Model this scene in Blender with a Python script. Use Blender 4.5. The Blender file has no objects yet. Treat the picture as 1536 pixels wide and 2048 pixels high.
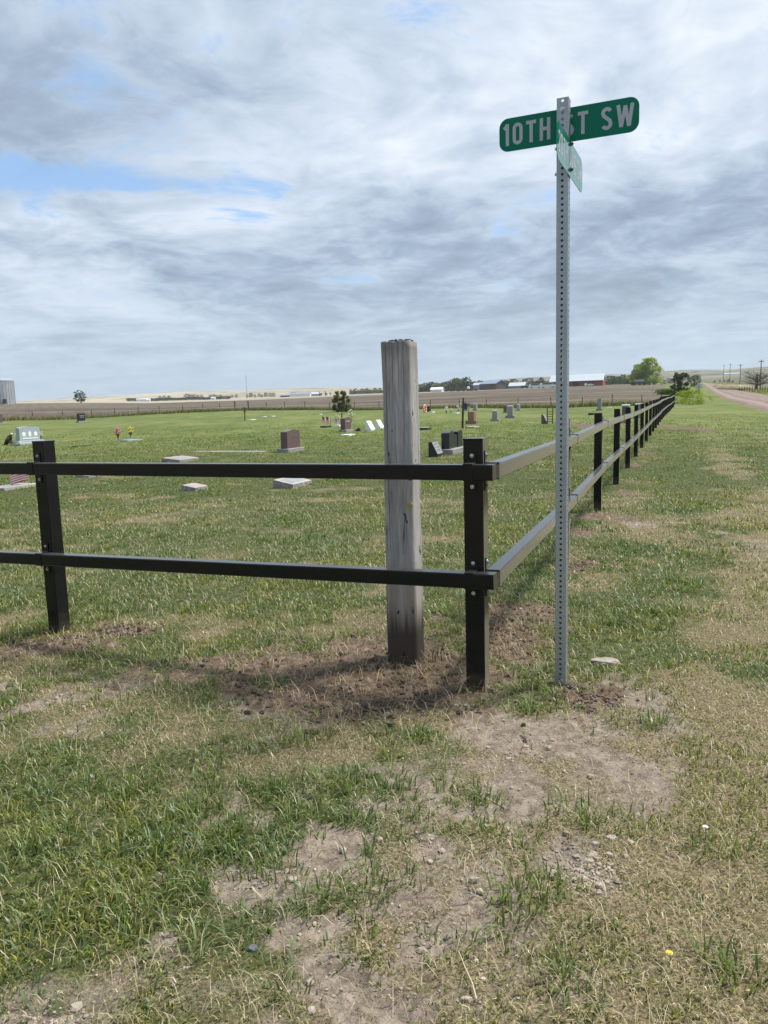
import bpy, bmesh, math, random
import numpy as np
from mathutils import Vector, Matrix, noise as mnoise
random.seed(7); rng = np.random.default_rng(11)
sc = bpy.context.scene
COL = sc.collection
rad = math.radians

# ------------------------------------------------------------------ camera
F = 1538.0; PITCH = rad(7.92); ROLL = rad(1.6); EYE = 1.5
cf = np.array([0, math.cos(PITCH), -math.sin(PITCH)])
cu0 = np.array([0, math.sin(PITCH), math.cos(PITCH)]); cr0 = np.array([1.0, 0, 0])
cr = math.cos(ROLL)*cr0 - math.sin(ROLL)*cu0
cu = math.sin(ROLL)*cr0 + math.cos(ROLL)*cu0
cam_d = bpy.data.cameras.new('camera'); cam = bpy.data.objects.new('camera', cam_d); COL.objects.link(cam)
cam_d.sensor_fit = 'VERTICAL'; cam_d.sensor_height = 36.0; cam_d.lens = 36.0*F/2048.0
cam_d.clip_start = 0.05; cam_d.clip_end = 20000
cam.matrix_world = Matrix(((cr[0], cu[0], -cf[0], 0), (cr[1], cu[1], -cf[1], 0), (cr[2], cu[2], -cf[2], EYE), (0, 0, 0, 1)))
sc.camera = cam

# ------------------------------------------------------------------ sun and sky
SUN_AZ, SUN_EL = 66.0, 58.0
sdir = Vector((math.sin(rad(SUN_AZ))*math.cos(rad(SUN_EL)), math.cos(rad(SUN_AZ))*math.cos(rad(SUN_EL)), math.sin(rad(SUN_EL))))
sl = bpy.data.lights.new('sun', 'SUN'); so = bpy.data.objects.new('sun', sl); COL.objects.link(so)
sl.energy = 3.8; sl.angle = rad(12); sl.color = (1.0, 0.95, 0.87)
so.rotation_euler = sdir.to_track_quat('Z', 'Y').to_euler(); so.location = (20, 10, 40)
sc.view_settings.view_transform = 'Standard'; sc.view_settings.look = 'None'
sc.view_settings.gamma = 1; sc.view_settings.exposure = 0.75; sc.view_settings.use_curve_mapping = False

class NT:
    def __init__(s, tree): s.t = tree; s.n = tree.nodes; s.l = tree.links
    def node(s, typ, **kw):
        n = s.n.new(typ)
        for k, v in kw.items():
            if k.startswith('_'): setattr(n, k[1:], v)
            else: s.put(n, k, v)
        return n
    def put(s, n, k, v):
        k = k.replace('__', ' ')
        sock = n.inputs[int(k[1:])] if (k[0] == 'i' and k[1:].isdigit()) else n.inputs[k]
        if isinstance(v, bpy.types.NodeSocket): s.l.new(v, sock)
        else: sock.default_value = v
    def math(s, op, a, b=0.0, c=None, clamp=False):
        n = s.n.new('ShaderNodeMath'); n.operation = op; n.use_clamp = clamp
        for i, v in enumerate((a, b, c)):
            if v is None: continue
            if isinstance(v, bpy.types.NodeSocket): s.l.new(v, n.inputs[i])
            else: n.inputs[i].default_value = v
        return n.outputs[0]
    def vmath(s, op, a, b=None, scale=None):
        n = s.n.new('ShaderNodeVectorMath'); n.operation = op
        for i, v in enumerate((a, b)):
            if v is None: continue
            if isinstance(v, bpy.types.NodeSocket): s.l.new(v, n.inputs[i])
            else: n.inputs[i].default_value = v
        if scale is not None: n.inputs['Scale'].default_value = scale
        return n
    def mix(s, fac, a, b, blend='MIX'):
        n = s.n.new('ShaderNodeMix'); n.data_type = 'RGBA'; n.blend_type = blend
        for sock, v in ((n.inputs[0], fac), (n.inputs[6], a), (n.inputs[7], b)):
            if isinstance(v, bpy.types.NodeSocket): s.l.new(v, sock)
            else: sock.default_value = v if not isinstance(v, tuple) else (tuple(v)+(1,))[:4]
        return n.outputs[2]
    def noise(s, vec, scale, detail=4, rough=0.55, dist=0.0):
        n = s.n.new('ShaderNodeTexNoise')
        if vec is not None: s.l.new(vec, n.inputs['Vector'])
        n.inputs['Scale'].default_value = scale; n.inputs['Detail'].default_value = detail
        n.inputs['Roughness'].default_value = rough; n.inputs['Distortion'].default_value = dist
        return n.outputs[0]
    def ramp(s, fac, stops):
        n = s.n.new('ShaderNodeValToRGB'); s.l.new(fac, n.inputs[0]); e = n.color_ramp.elements
        while len(e) < len(stops): e.new(0.5)
        for el, (p, c) in zip(e, stops):
            el.position = p; el.color = (c, c, c, 1) if isinstance(c, (int, float)) else (tuple(c)+(1,))[:4]
        return n.outputs[0]
    def smooth(s, v, a, b):
        n = s.n.new('ShaderNodeMapRange'); n.interpolation_type = 'SMOOTHSTEP'
        s.l.new(v, n.inputs[0]); n.inputs[1].default_value = a; n.inputs[2].default_value = b
        return n.outputs[0]

def pix_dir(x, y):
    d = cf + cr*(x-768)/F - cu*(y-1024)/F
    return d/np.linalg.norm(d)

world = bpy.data.worlds.new('World'); sc.world = world; world.use_nodes = True
world.node_tree.nodes.clear(); W = NT(world.node_tree)
sky = W.node('ShaderNodeTexSky', _sky_type='NISHITA', _sun_disc=False, _sun_elevation=rad(SUN_EL), _sun_rotation=rad(SUN_AZ))
tc = W.node('ShaderNodeTexCoord'); D = tc.outputs['Generated']
sep = W.node('ShaderNodeSeparateXYZ', i0=D)
dz = W.math('MAXIMUM', sep.outputs[2], 0.0)
den = W.math('ADD', dz, 0.14)
uu_ = W.math('DIVIDE', sep.outputs[0], den); vv_ = W.math('DIVIDE', sep.outputs[1], den)
P2 = W.node('ShaderNodeCombineXYZ', i0=uu_, i1=W.math('MULTIPLY', vv_, 1.0), i2=0.37).outputs[0]
warp = W.node('ShaderNodeTexNoise', Vector=P2, Scale=1.1, Detail=3.0)
P3 = W.vmath('ADD', P2, W.vmath('SCALE', W.vmath('SUBTRACT', warp.outputs[1], (0.5, 0.5, 0.5)).outputs[0], scale=0.55).outputs[0]).outputs[0]
def blob(x, y, rx, rz):
    """a soft patch of sky round one direction; rx, rz its half widths in direction space"""
    d = pix_dir(x, y)
    v = W.vmath('MULTIPLY', W.vmath('SUBTRACT', D, tuple(d)).outputs[0], (1/rx, 1/rx, 1/rz)).outputs[0]
    q = W.vmath('DOT_PRODUCT', v, v).outputs['Value']
    return W.math('EXPONENT', W.math('MULTIPLY', q, -1.0))
big = W.noise(P3, 0.75, 7, 0.58)
det = W.noise(P3, 3.0, 12, 0.66, 0.15)
puff = W.noise(P3, 8.0, 8, 0.6, 0.4)
strk = W.noise(W.vmath('MULTIPLY', P3, (0.7, 1.25, 1)).outputs[0], 1.5, 7, 0.6)
def wsum(items):
    r = None
    for v, k in items:
        t = W.math('MULTIPLY', v, k)
        r = t if r is None else W.math('ADD', r, t)
    return r
shade = wsum([(big, 1.0), (det, 0.68), (puff, 0.36), (strk, 0.12)])
shade = W.math('ADD', W.math('MULTIPLY', W.math('ADD', shade, -1.10), .84), .50)
bumps = wsum([(blob(90, 120, .17, .07), -.26), (blob(330, 235, .14, .04), -.07), (blob(520, 110, .10, .05), .07), (blob(1480, 430, .14, .05), -.14), (blob(760, 560, .30, .05), -.06),
              (blob(1250, 610, .34, .045), -.09), (blob(1300, 120, .30, .11), .13), (blob(700, 150, .2, .1), .06), (blob(560, 330, .28, .05), .08), (blob(200, 440, .2, .045), .12), (blob(520, 440, .12, .04), .05), (blob(1000, 330, .2, .05), .07),
              (blob(60, 20, .12, .05), .10), (blob(1420, 300, .12, .03), .06)])
shade = W.math('ADD', shade, bumps)
cloud_col = W.ramp(shade, [(0.22, (.21, .265, .34)), (0.38, (.285, .36, .465)), (0.51, (.395, .475, .575)), (0.63, (.50, .57, .665)), (0.80, (.65, .70, .755))])
gap = W.math('ADD', W.math('MULTIPLY', W.math('SUBTRACT', det, 0.5), 1.9), W.math('MULTIPLY', W.math('SUBTRACT', strk, 0.5), 0.8))
gap = W.math('ADD', gap, wsum([(blob(120, 345, .12, .022), .42), (blob(440, 375, .18, .015), .36), (blob(10, 385, .06, .03), .35), (blob(840, 60, .20, .05), .20), (blob(420, 10, .2, .04), .15)]))
gapf = W.math('MULTIPLY', W.smooth(gap, 0.16, 0.48), 0.85)
hz = W.smooth(dz, 0.20, -0.01)
col = W.mix(W.math('MULTIPLY', hz, 0.85), cloud_col, (.41, .50, .575))
skyc = W.node('ShaderNodeBackground', Color=sky.outputs[0], Strength=0.10)
blue = W.node('ShaderNodeBackground', Color=(.18, .34, .60, 1), Strength=1.0)
clo = W.node('ShaderNodeBackground', Color=col, Strength=0.82)
sb = W.node('ShaderNodeMixShader', i0=0.6, i1=skyc.outputs[0], i2=blue.outputs[0])
gapf = W.math('MULTIPLY', gapf, W.smooth(dz, 0.05, 0.2))
ms = W.node('ShaderNodeMixShader', i0=gapf, i1=clo.outputs[0], i2=sb.outputs[0])
W.node('ShaderNodeOutputWorld', Surface=ms.outputs[0])

# ------------------------------------------------------------------ tags
def tag(o, label=None, cat=None, group=None, kind=None):
    if label: o['label'] = label
    if cat: o['category'] = cat
    if group: o['group'] = group
    if kind: o['kind'] = kind
    return o
def empty(name, loc, rz=0.0, label=None, cat=None, group=None):
    o = bpy.data.objects.new(name, None); COL.objects.link(o); o.empty_display_size = 0.2
    o.location = loc; o.rotation_euler = (0, 0, rz)
    return tag(o, label, cat, group)

# ------------------------------------------------------------------ numpy noise
def _hash(ix, iy, seed):
    h = (ix.astype(np.int64)*374761393 + iy.astype(np.int64)*668265263 + seed*1442695041) & 0xffffffff
    h = ((h ^ (h >> 13))*1274126177) & 0xffffffff
    return ((h ^ (h >> 16)) & 0xffffff)/float(0xffffff)
def vnoise(x, y, seed=0):
    ix = np.floor(x); iy = np.floor(y); fx = x-ix; fy = y-iy
    fx = fx*fx*(3-2*fx); fy = fy*fy*(3-2*fy)
    a = _hash(ix, iy, seed); b = _hash(ix+1, iy, seed); c = _hash(ix, iy+1, seed); d = _hash(ix+1, iy+1, seed)
    return (a*(1-fx)+b*fx)*(1-fy)+(c*(1-fx)+d*fx)*fy
def fbm(x, y, seed=0, o=4):
    s = 0; a = .5; t = 0
    for i in range(o):
        s = s+a*vnoise(x*2**i, y*2**i, seed+i*17); t += a; a *= .5
    return s/t

# ------------------------------------------------------------------ the lie of the land
def hor_y(x): return 793.5+(1357.8-x)*0.02793
def tcol(x):
    d = pix_dir(x, hor_y(x)); return d[0]/d[1]
#      x     Df   off   Dc  off   Dh   off    Dr   off
LAND = [(-900, 110, -10, 350, 22, 1000, 24, 2400, 26),
        (0,    110, -10, 350, 23.5, 1100, 24.5, 2400, 27),
        (150,  112, -10.5, 350, 21.0, 1100, 23.5, 2400, 31),
        (240,  114, -8, 380, 18.0, 1100, 22, 2400, 33),
        (300,  115, -6, 400, 16, 1000, 20, 2200, 36),
        (350,  116, -5, 420, 16, 1000, 20, 2200, 37.2),
        (480,  118, -3.2, 450, 16.4, 1000, 20, 2200, 37.4),
        (583,  116, -4.7, 450, 17.5, 1000, 21, 2200, 37),
        (660,  114, -7, 450, 18.5, 1000, 22, 2200, 37.8),
        (760,  110, -9.5, 430, 20, 900, 23, 2200, 35.5),
        (850,  107, -9.5, 380, 21, 800, 24, 2200, 37),
        (960,  103, -11, 350, 22, 800, 25, 2200, 42),
        (1050, 98,  -13.5, 350, 23.5, 800, 26, 2200, 46),
        (1100, 95,  -15, 350, 24, 800, 27, 2200, 46.5),
        (1250, 86,  -15, 350, 25, 800, 28, 2200, 47.5),
        (1320, 82,  -18, 330, 23, 800, 28, 2300, 50),
        (1363, 82,  -21, 260, 23.5, 800, 28, 2400, 52.5),
        (1400, 100, -14, 245, 24, 800, 32, 2400, 52.5),
        (1440, 110, -9, 250, 16, 700, 33, 2400, 51),
        (1480, 115, -7, 250, 14, 700, 34, 2300, 52),
        (1536, 120, -5, 250, 14, 700, 36, 2100, 55),
        (2400, 120, -2, 250, 16, 700, 38, 2000, 66)]
LA = np.array(LAND, float)
LT = np.array([tcol(x) for x in LA[:, 0]])
def land(X, Y):
    X = np.asarray(X, float); Y = np.asarray(Y, float)
    d = np.maximum(Y, 1e-3); t = np.clip(X/d, LT[0], LT[-1])
    pr = [np.interp(t, LT, LA[:, k]) for k in range(1, 9)]
    Df, of, Dc, oc, Dh, oh, Dr, orr = pr
    zf = EYE+of*Df/F; zc = EYE+oc*Dc/F; zh = EYE+oh*Dh/F; zr = EYE+orr*Dr/F
    a = np.clip((d-20)/(Df-20), 0, 1)**1.25*zf
    b = zf+(zc-zf)*np.clip((d-Df)/(Dc-Df), 0, 1)
    c = zc+(zh-zc)*np.clip((d-Dc)/(Dh-Dc), 0, 1)
    e = np.clip((d-Dh)/(Dr-Dh), 0, 1)
    dd = zh+(zr-zh)*(e**1.3)
    back = np.clip((d-Dr)/1500, 0, 1)
    z = np.where(d < Df, a, np.where(d < Dc, b, np.where(d < Dh, c, dd-back*70)))
    far = np.clip((d-1050)/700, 0, 1)*(1-np.clip((d-Dr*.93)/(Dr*.05), 0, 1)*.9)
    z = z+far*(fbm(X/260., d/260., 5, 5)-.55)*22
    mid = np.clip((d-25)/30, 0, 1)*np.clip((140-d)/40, 0, 1)
    z = z+mid*(fbm(X/9., d/9., 9, 3)-.5)*.22
    z = z+np.clip((d-6)/6, 0, 1)*np.clip((200-d)/50, 0, 1)*(fbm(X/2.1, d/2.1, 19, 3)-.5)*.05
    return z
def hit(x, y, dmax=4000):
    """where the sight line through a photo pixel meets the land: used to survey positions"""
    d = cf + cr*(x-768)/F - cu*(y-1024)/F
    d = d/d[1]
    ys = np.exp(np.linspace(math.log(1.2), math.log(dmax), 4000))
    z = EYE+d[2]*ys; g = land(d[0]*ys, ys)
    k = np.argmax(z <= g)
    if z[k] > g[k]: k = len(ys)-1
    Y = ys[k]
    return np.array([d[0]*Y, Y, float(land(d[0]*Y, Y))])
def at(x, y, Y):
    d = cf + cr*(x-768)/F - cu*(y-1024)/F
    d = d/d[1]
    return np.array([d[0]*Y, Y, EYE+d[2]*Y])
def onland(x, Y, dz=0.0):
    X = tcol(x)*Y
    return np.array([X, Y, float(land(X, Y))+dz])

# soil patches: (kind, px, py, half width px, half height px)
PATCH = [('dry', 1075, 1490, 170, 60), ('dry', 1230, 1520, 120, 40), ('dry', 660, 1680, 120, 70), ('dry', 850, 1700, 70, 40), ('dry', 1140, 1720, 110, 75),
         ('dry', 680, 1920, 190, 110), ('dry', 640, 1860, 110, 50), ('dry', 480, 1770, 60, 34), ('dry', 760, 1990, 200, 60), ('dry', 135, 1392, 55, 18), ('dry', 110, 2030, 90, 25), ('dry', 1010, 1590, 120, 45), ('dry', 560, 1760, 80, 40),
         ('dry', 960, 1420, 60, 25), ('dry', 1270, 1390, 70, 25), ('dry', 740, 1620, 70, 30), ('dry', 860, 1860, 70, 50), ('dry', 1000, 1460, 110, 35), ('dry', 930, 1790, 60, 30),
         ('thin', 800, 1750, 400, 210), ('thin', 1060, 1530, 330, 130), ('thin', 160, 1385, 160, 36), ('thin', 1000, 1950, 330, 100), ('thin', 260, 1985, 320, 80), ('thin', 1260, 1420, 150, 60), ('thin', 640, 1400, 460, 60), ('thin', 1500, 1090, 40, 50),
         ('dug', 600, 1338, 350, 46), ('dug', 800, 1325, 230, 72), ('dug', 700, 1385, 200, 34), ('dug', 1010, 1265, 90, 62), ('dug', 900, 1385, 90, 40), ('dug', 1040, 1225, 72, 36), ('dug', 1030, 1290, 70, 50), ('dug', 1165, 1398, 90, 26),
         ('dug', 90, 1290, 120, 22), ('dug', 250, 1262, 70, 12), ('dug', 1215, 1035, 70, 10), ('dug', 1150, 1130, 35, 14), ('dug', 1250, 985, 26, 5), ('dug', 1160, 1065, 40, 10),
         ('dug', 1290, 905, 12, 4), ('dug', 1362, 857, 52, 7), ('dug', 1180, 852, 70, 6), ('dug', 1270, 930, 14, 4), ('dug', 720, 1420, 130, 30), ('dug', 990, 1250, 40, 20), ('dry', 1270, 1048, 60, 8)]
PW = []
for k, x, y, rx, ry in PATCH:
    c = hit(x, y); e1 = hit(x+rx, y); e2 = hit(x, y-ry); e3 = hit(x, y+ry)
    PW.append((k, c[0], c[1], abs(e1[0]-c[0]), max(.03, abs(e2[1]-e3[1])/2)))
def soil(X, Y):
    """(dry, dug) bare soil amounts 0..1"""
    wx = (fbm(X*3.1, Y*3.1, 31, 4)-.5)*.5; wy = (fbm(X*3.1+50, Y*3.1, 37, 4)-.5)*.4
    br = (fbm(X*6, Y*6, 41, 5)-.5)*2.6
    out = {'dry': np.zeros_like(X), 'dug': np.zeros_like(X), 'thin': np.zeros_like(X)}
    for k, cx, cy, ax, ay in PW:
        s = min(1.0, 4.0*ay)
        q = np.sqrt(((X-cx+wx*s)/ax)**2+((Y-cy+wy*s)/ay)**2)
        out[k] = np.maximum(out[k], np.clip(1.22-q*.95+br*np.clip(q, .3, 1.3)*(.62 if k == 'dug' else .9), 0, 1)*np.clip(3.6-2*q, 0, 1))
    return np.maximum(out['dry'], out['thin']*np.clip(.50+br*.35, 0, .8)), out['dug']
def greenness(X, Y):
    g = fbm(X*1.3, Y*1.3, 61, 4)*1.05+fbm(X*4, Y*4, 67, 3)*.45-.125
    t = X/np.maximum(Y, .3)
    near = np.clip((4.2-Y)/1.2, 0, 1)
    # lush on the left of the foreground, thin and dry on the right and along the very front
    g = g+near*(np.exp(-((X+.75)/.55)**2-((Y-2.35)/.7)**2)*.30-np.clip((X+.1)/.5, 0, 1)*.10-np.clip((X-.5)/.5, 0, 1)*.14-np.clip((2.12-Y)/.25, 0, 1)*.34)
    g = g-np.exp(-((X+1.9)/.7)**2-((Y-3.0)/.45)**2)*.12
    g = g+np.exp(-((X-2.6)/.8)**2-((Y-6.5)/2.5)**2)*.12
    g = g-np.exp(-((X-4.2)/1.3)**2-((Y-7.2)/3.)**2)*.26-np.exp(-((t-.46)/.12)**2)*np.clip((9-Y)/3, 0, 1)*.16
    off = (X-.46)*.932-(Y-3.85)*.362; vk = np.clip((Y-4.6)/1.2, 0, 1)
    g = g+vk*(-.30*np.exp(-((off-2.0+.5*(fbm(X*.5, Y*.5, 15, 2)-.5))/.38)**2)+.16*np.exp(-((off-1.0)/.5)**2)-.22*np.exp(-((off-3.7)/.4)**2))
    ins = np.clip(-off/.4, 0, 1)*np.clip(((X-.46)*.40+(Y-3.85)*.915-.35)/.5, 0, 1)
    g = g+.15*ins+np.clip((Y-9)/30, 0, .12)*(1-ins)
    return np.clip((g-.38)/.42, 0, 1)

# ------------------------------------------------------------------ materials
def new_mat(name):
    m = bpy.data.materials.new(name); m.use_nodes = True; m.node_tree.nodes.clear(); return m, NT(m.node_tree)
def finish(N, col, rough=.8, metal=0.0, bump=None, bstr=.3, bdist=.01, spec=.5, **kw):
    b = N.node('ShaderNodeBsdfPrincipled')
    N.put(b, 'Base Color', col if isinstance(col, bpy.types.NodeSocket) else (tuple(col)+(1,))[:4])
    N.put(b, 'Roughness', rough); N.put(b, 'Metallic', metal); N.put(b, 'Specular IOR Level', spec)
    for k, v in kw.items(): N.put(b, k.replace('_', ' '), v)
    if bump is not None:
        bn = N.node('ShaderNodeBump', Strength=bstr, Distance=bdist, Height=bump); N.l.new(bn.outputs[0], b.inputs['Normal'])
    o = N.node('ShaderNodeOutputMaterial', Surface=b.outputs[0]); return b, o
def simple(name, c, rough=.7, metal=0, var=.18, scale=8, bscale=40, bstr=.2, bdist=.004, spec=.5, c2=None):
    m, N = new_mat(name)
    p = N.node('ShaderNodeTexCoord').outputs['Object']
    n1 = N.noise(p, scale, 5, .6); n2 = N.noise(p, bscale, 4, .6)
    d = tuple(v*(1-var) for v in c); e = tuple(min(1, v*(1+var)) for v in c) if c2 is None else c2
    colr = N.ramp(n1, [(.3, d), (.7, e)])
    finish(N, colr, N.math('ADD', rough-.08, N.math('MULTIPLY', n2, .16)), metal, n2, bstr, bdist, spec)
    return m

def granite(name, c, sp=.35, rough=.45):
    m, N = new_mat(name); p = N.node('ShaderNodeTexCoord').outputs['Object']
    v = N.node('ShaderNodeTexVoronoi', Vector=p, Scale=70.0).outputs['Color']
    g = N.node('ShaderNodeSeparateColor', i0=v).outputs[0]
    n = N.noise(p, 3, 4); k = N.math('ADD', N.math('MULTIPLY', g, sp), N.math('MULTIPLY', n, .35))
    colr = N.ramp(k, [(.1, tuple(x*.62 for x in c)), (.65, tuple(min(1, x*1.32) for x in c))])
    finish(N, colr, rough, 0, N.noise(p, 60, 3), .15, .003); return m
M = {}
M['brown_granite'] = granite('brown_granite', (.13, .085, .085))
M['grey_granite'] = granite('grey_granite', (.27, .28, .29))
M['pale_granite'] = granite('pale_granite', (.36, .42, .43), .25)
M['black_granite'] = granite('black_granite', (.022, .026, .028), .2, .3)
M['rough_granite'] = simple('rough_granite', (.27, .26, .25), .9, var=.4, scale=14, bscale=22, bstr=1.0, bdist=.03)
M['red_granite'] = granite('red_granite', (.25, .14, .11))
M['pink_granite'] = granite('pink_granite', (.42, .30, .27))
M['white_marble'] = simple('white_marble', (.74, .77, .78), .6, var=.10)
M['concrete'] = simple('concrete', (.36, .34, .30), .92, var=.2, bstr=.5)
M['letter'] = simple('letter_fill', (.55, .55, .55), .7, var=.05)
M['dark_letter'] = simple('dark_letter', (.16, .16, .16), .7, var=.05)
M['rusty'] = simple('rusty_iron', (.07, .04, .028), .85, var=.4)
M['dark_wood'] = simple('dark_wood', (.05, .038, .03), .9, var=.4)
M['pole_wood'] = simple('pole_wood', (.13, .10, .08), .9, var=.3)
M['barn_red'] = simple('barn_red', (.25, .045, .035), .75, var=.15, scale=.6)
M['roof_white'] = simple('roof_white', (.48, .52, .56), .45, metal=.0, var=.06, scale=.3)
M['shed_dark'] = simple('shed_dark', (.10, .075, .08), .7, var=.15, scale=.5)
M['shed_blue'] = simple('shed_blue', (.20, .27, .36), .5, var=.1, scale=.5)
M['shed_wall'] = simple('shed_wall', (.24, .27, .30), .6, var=.1, scale=.5)
M['white_paint'] = simple('white_paint', (.72, .74, .74), .5, var=.06)
M['black_rubber'] = simple('black_rubber', (.015, .015, .016), .7, var=.1)
M['dark_metal'] = simple('dark_metal', (.06, .065, .07), .5, var=.2)
M['silver_bolt'] = simple('silver_bolt', (.55, .57, .58), .28, metal=1, var=.05)
M['petal_pink'] = simple('petal_pink', (.75, .25, .33), .7, var=.3, scale=30)
M['petal_yellow'] = simple('petal_yellow', (.80, .66, .07), .7, var=.2, scale=30)
M['petal_white'] = simple('petal_white', (.82, .82, .78), .7, var=.08, scale=30)
M['petal_red'] = simple('petal_red', (.62, .10, .05), .7, var=.3, scale=30)
M['stem_green'] = simple('stem_green', (.05, .09, .03), .7, var=.3)
M['flag_red'] = simple('flag_red', (.55, .05, .07), .8, var=.05)
M['flag_white'] = simple('flag_white', (.78, .76, .74), .8, var=.05)
M['flag_blue'] = simple('flag_blue', (.03, .04, .13), .8, var=.05)
M['stick'] = simple('stick', (.50, .42, .22), .8, var=.1)
M['rock'] = simple('rock', (.30, .265, .225), .9, var=.3, scale=9, bscale=16, bstr=.9, bdist=.01)
M['grey_rock'] = simple('grey_rock', (.10, .11, .12), .8, var=.3, scale=20, bscale=40, bstr=.6)
M['feather'] = simple('feather', (.06, .045, .035), .85, var=.3, scale=14)
M['beak'] = simple('beak', (.6, .45, .1), .6)
M['tag_gold'] = simple('tag_gold', (.55, .42, .14), .42, metal=.55, var=.15)
M['bark'] = simple('bark', (.085, .065, .05), .95, var=.35, scale=5, bstr=.9, bdist=.02)
M['wire'] = simple('wire', (.10, .085, .075), .7, metal=.2, var=.2)

# black satin paint, dusty
def black_paint():
    m, N = new_mat('black_paint'); p = N.node('ShaderNodeTexCoord').outputs['Object']
    geo = N.node('ShaderNodeNewGeometry')
    n = N.noise(N.node('ShaderNodeMapping', Vector=geo.outputs[0], Scale=(1.5, 1.5, 4)).outputs[0], 3, 6, .65); fine = N.noise(geo.outputs[0], 260, 2)
    dots = N.smooth(N.noise(geo.outputs[0], 34, 2, .5), .72, .78)
    c = N.mix(N.smooth(n, .42, .75), (.0035, .005, .008), (.008, .0085, .009)); c = N.mix(N.math('MULTIPLY', dots, .25), c, (.05, .045, .04))
    zz = N.node('ShaderNodeSeparateXYZ', i0=geo.outputs[0]).outputs[2]
    mud = N.math('MULTIPLY', N.smooth(N.math('ADD', zz, N.math('MULTIPLY', N.math('SUBTRACT', n, .5), .35)), .16, .0), .5); c = N.mix(mud, c, (.10, .08, .06))
    finish(N, c, N.math('ADD', .13, N.math('MULTIPLY', n, .12)), 0, fine, .03, .001, .5, IOR=1.38, Sheen_Weight=.30, Sheen_Roughness=.35, Sheen_Tint=(.95, .86, .70, 1)); return m
M['black_paint'] = black_paint()
def galv():
    m, N = new_mat('galvanised_steel'); p = N.node('ShaderNodeTexCoord').outputs['Object']
    v = N.node('ShaderNodeTexVoronoi', Vector=p, Scale=110.0, Randomness=1.0).outputs['Color']
    g = N.node('ShaderNodeSeparateColor', i0=v).outputs[0]; n = N.noise(p, 6, 5, .6)
    st = N.noise(N.node('ShaderNodeMapping', Vector=p, Scale=(60, 60, 2)).outputs[0], 1, 4)
    k = N.math('ADD', N.math('MULTIPLY', g, .14), N.math('ADD', N.math('MULTIPLY', n, .5), N.math('MULTIPLY', st, .36)))
    c = N.ramp(k, [(.25, (.27, .31, .335)), (.7, (.42, .46, .485))])
    finish(N, c, N.math('ADD', .34, N.math('MULTIPLY', k, .25)), .72, n, .12, .001); return m
M['galv'] = galv()
def sign_mat(name, c, rough, spec, coat=0.0):
    m, N = new_mat(name); p = N.node('ShaderNodeTexCoord').outputs['Object']
    n = N.noise(p, 9, 4); hon = N.node('ShaderNodeTexVoronoi', Vector=p, Scale=260.0, _feature='DISTANCE_TO_EDGE').outputs['Distance']
    cc = N.ramp(n, [(.3, tuple(x*.92 for x in c)), (.7, tuple(x*1.06 for x in c))])
    cc = N.mix(N.math('MULTIPLY', N.smooth(hon, .06, .0), .25), cc, tuple(x*.7 for x in c))
    finish(N, cc, rough, 0, n, .02, .001, spec, Coat_Weight=coat, Coat_Roughness=.05); return m
M['sign_green'] = sign_mat('sign_green', (.001, .150, .092), .42, .18, 0.0)
M['sign_white'] = sign_mat('sign_white', (.42, .44, .50), .4, .2, 0.0)
M['sign_gloss'] = sign_mat('sign_gloss_green', (.004, .20, .12), .14, .5, .25)

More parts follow.
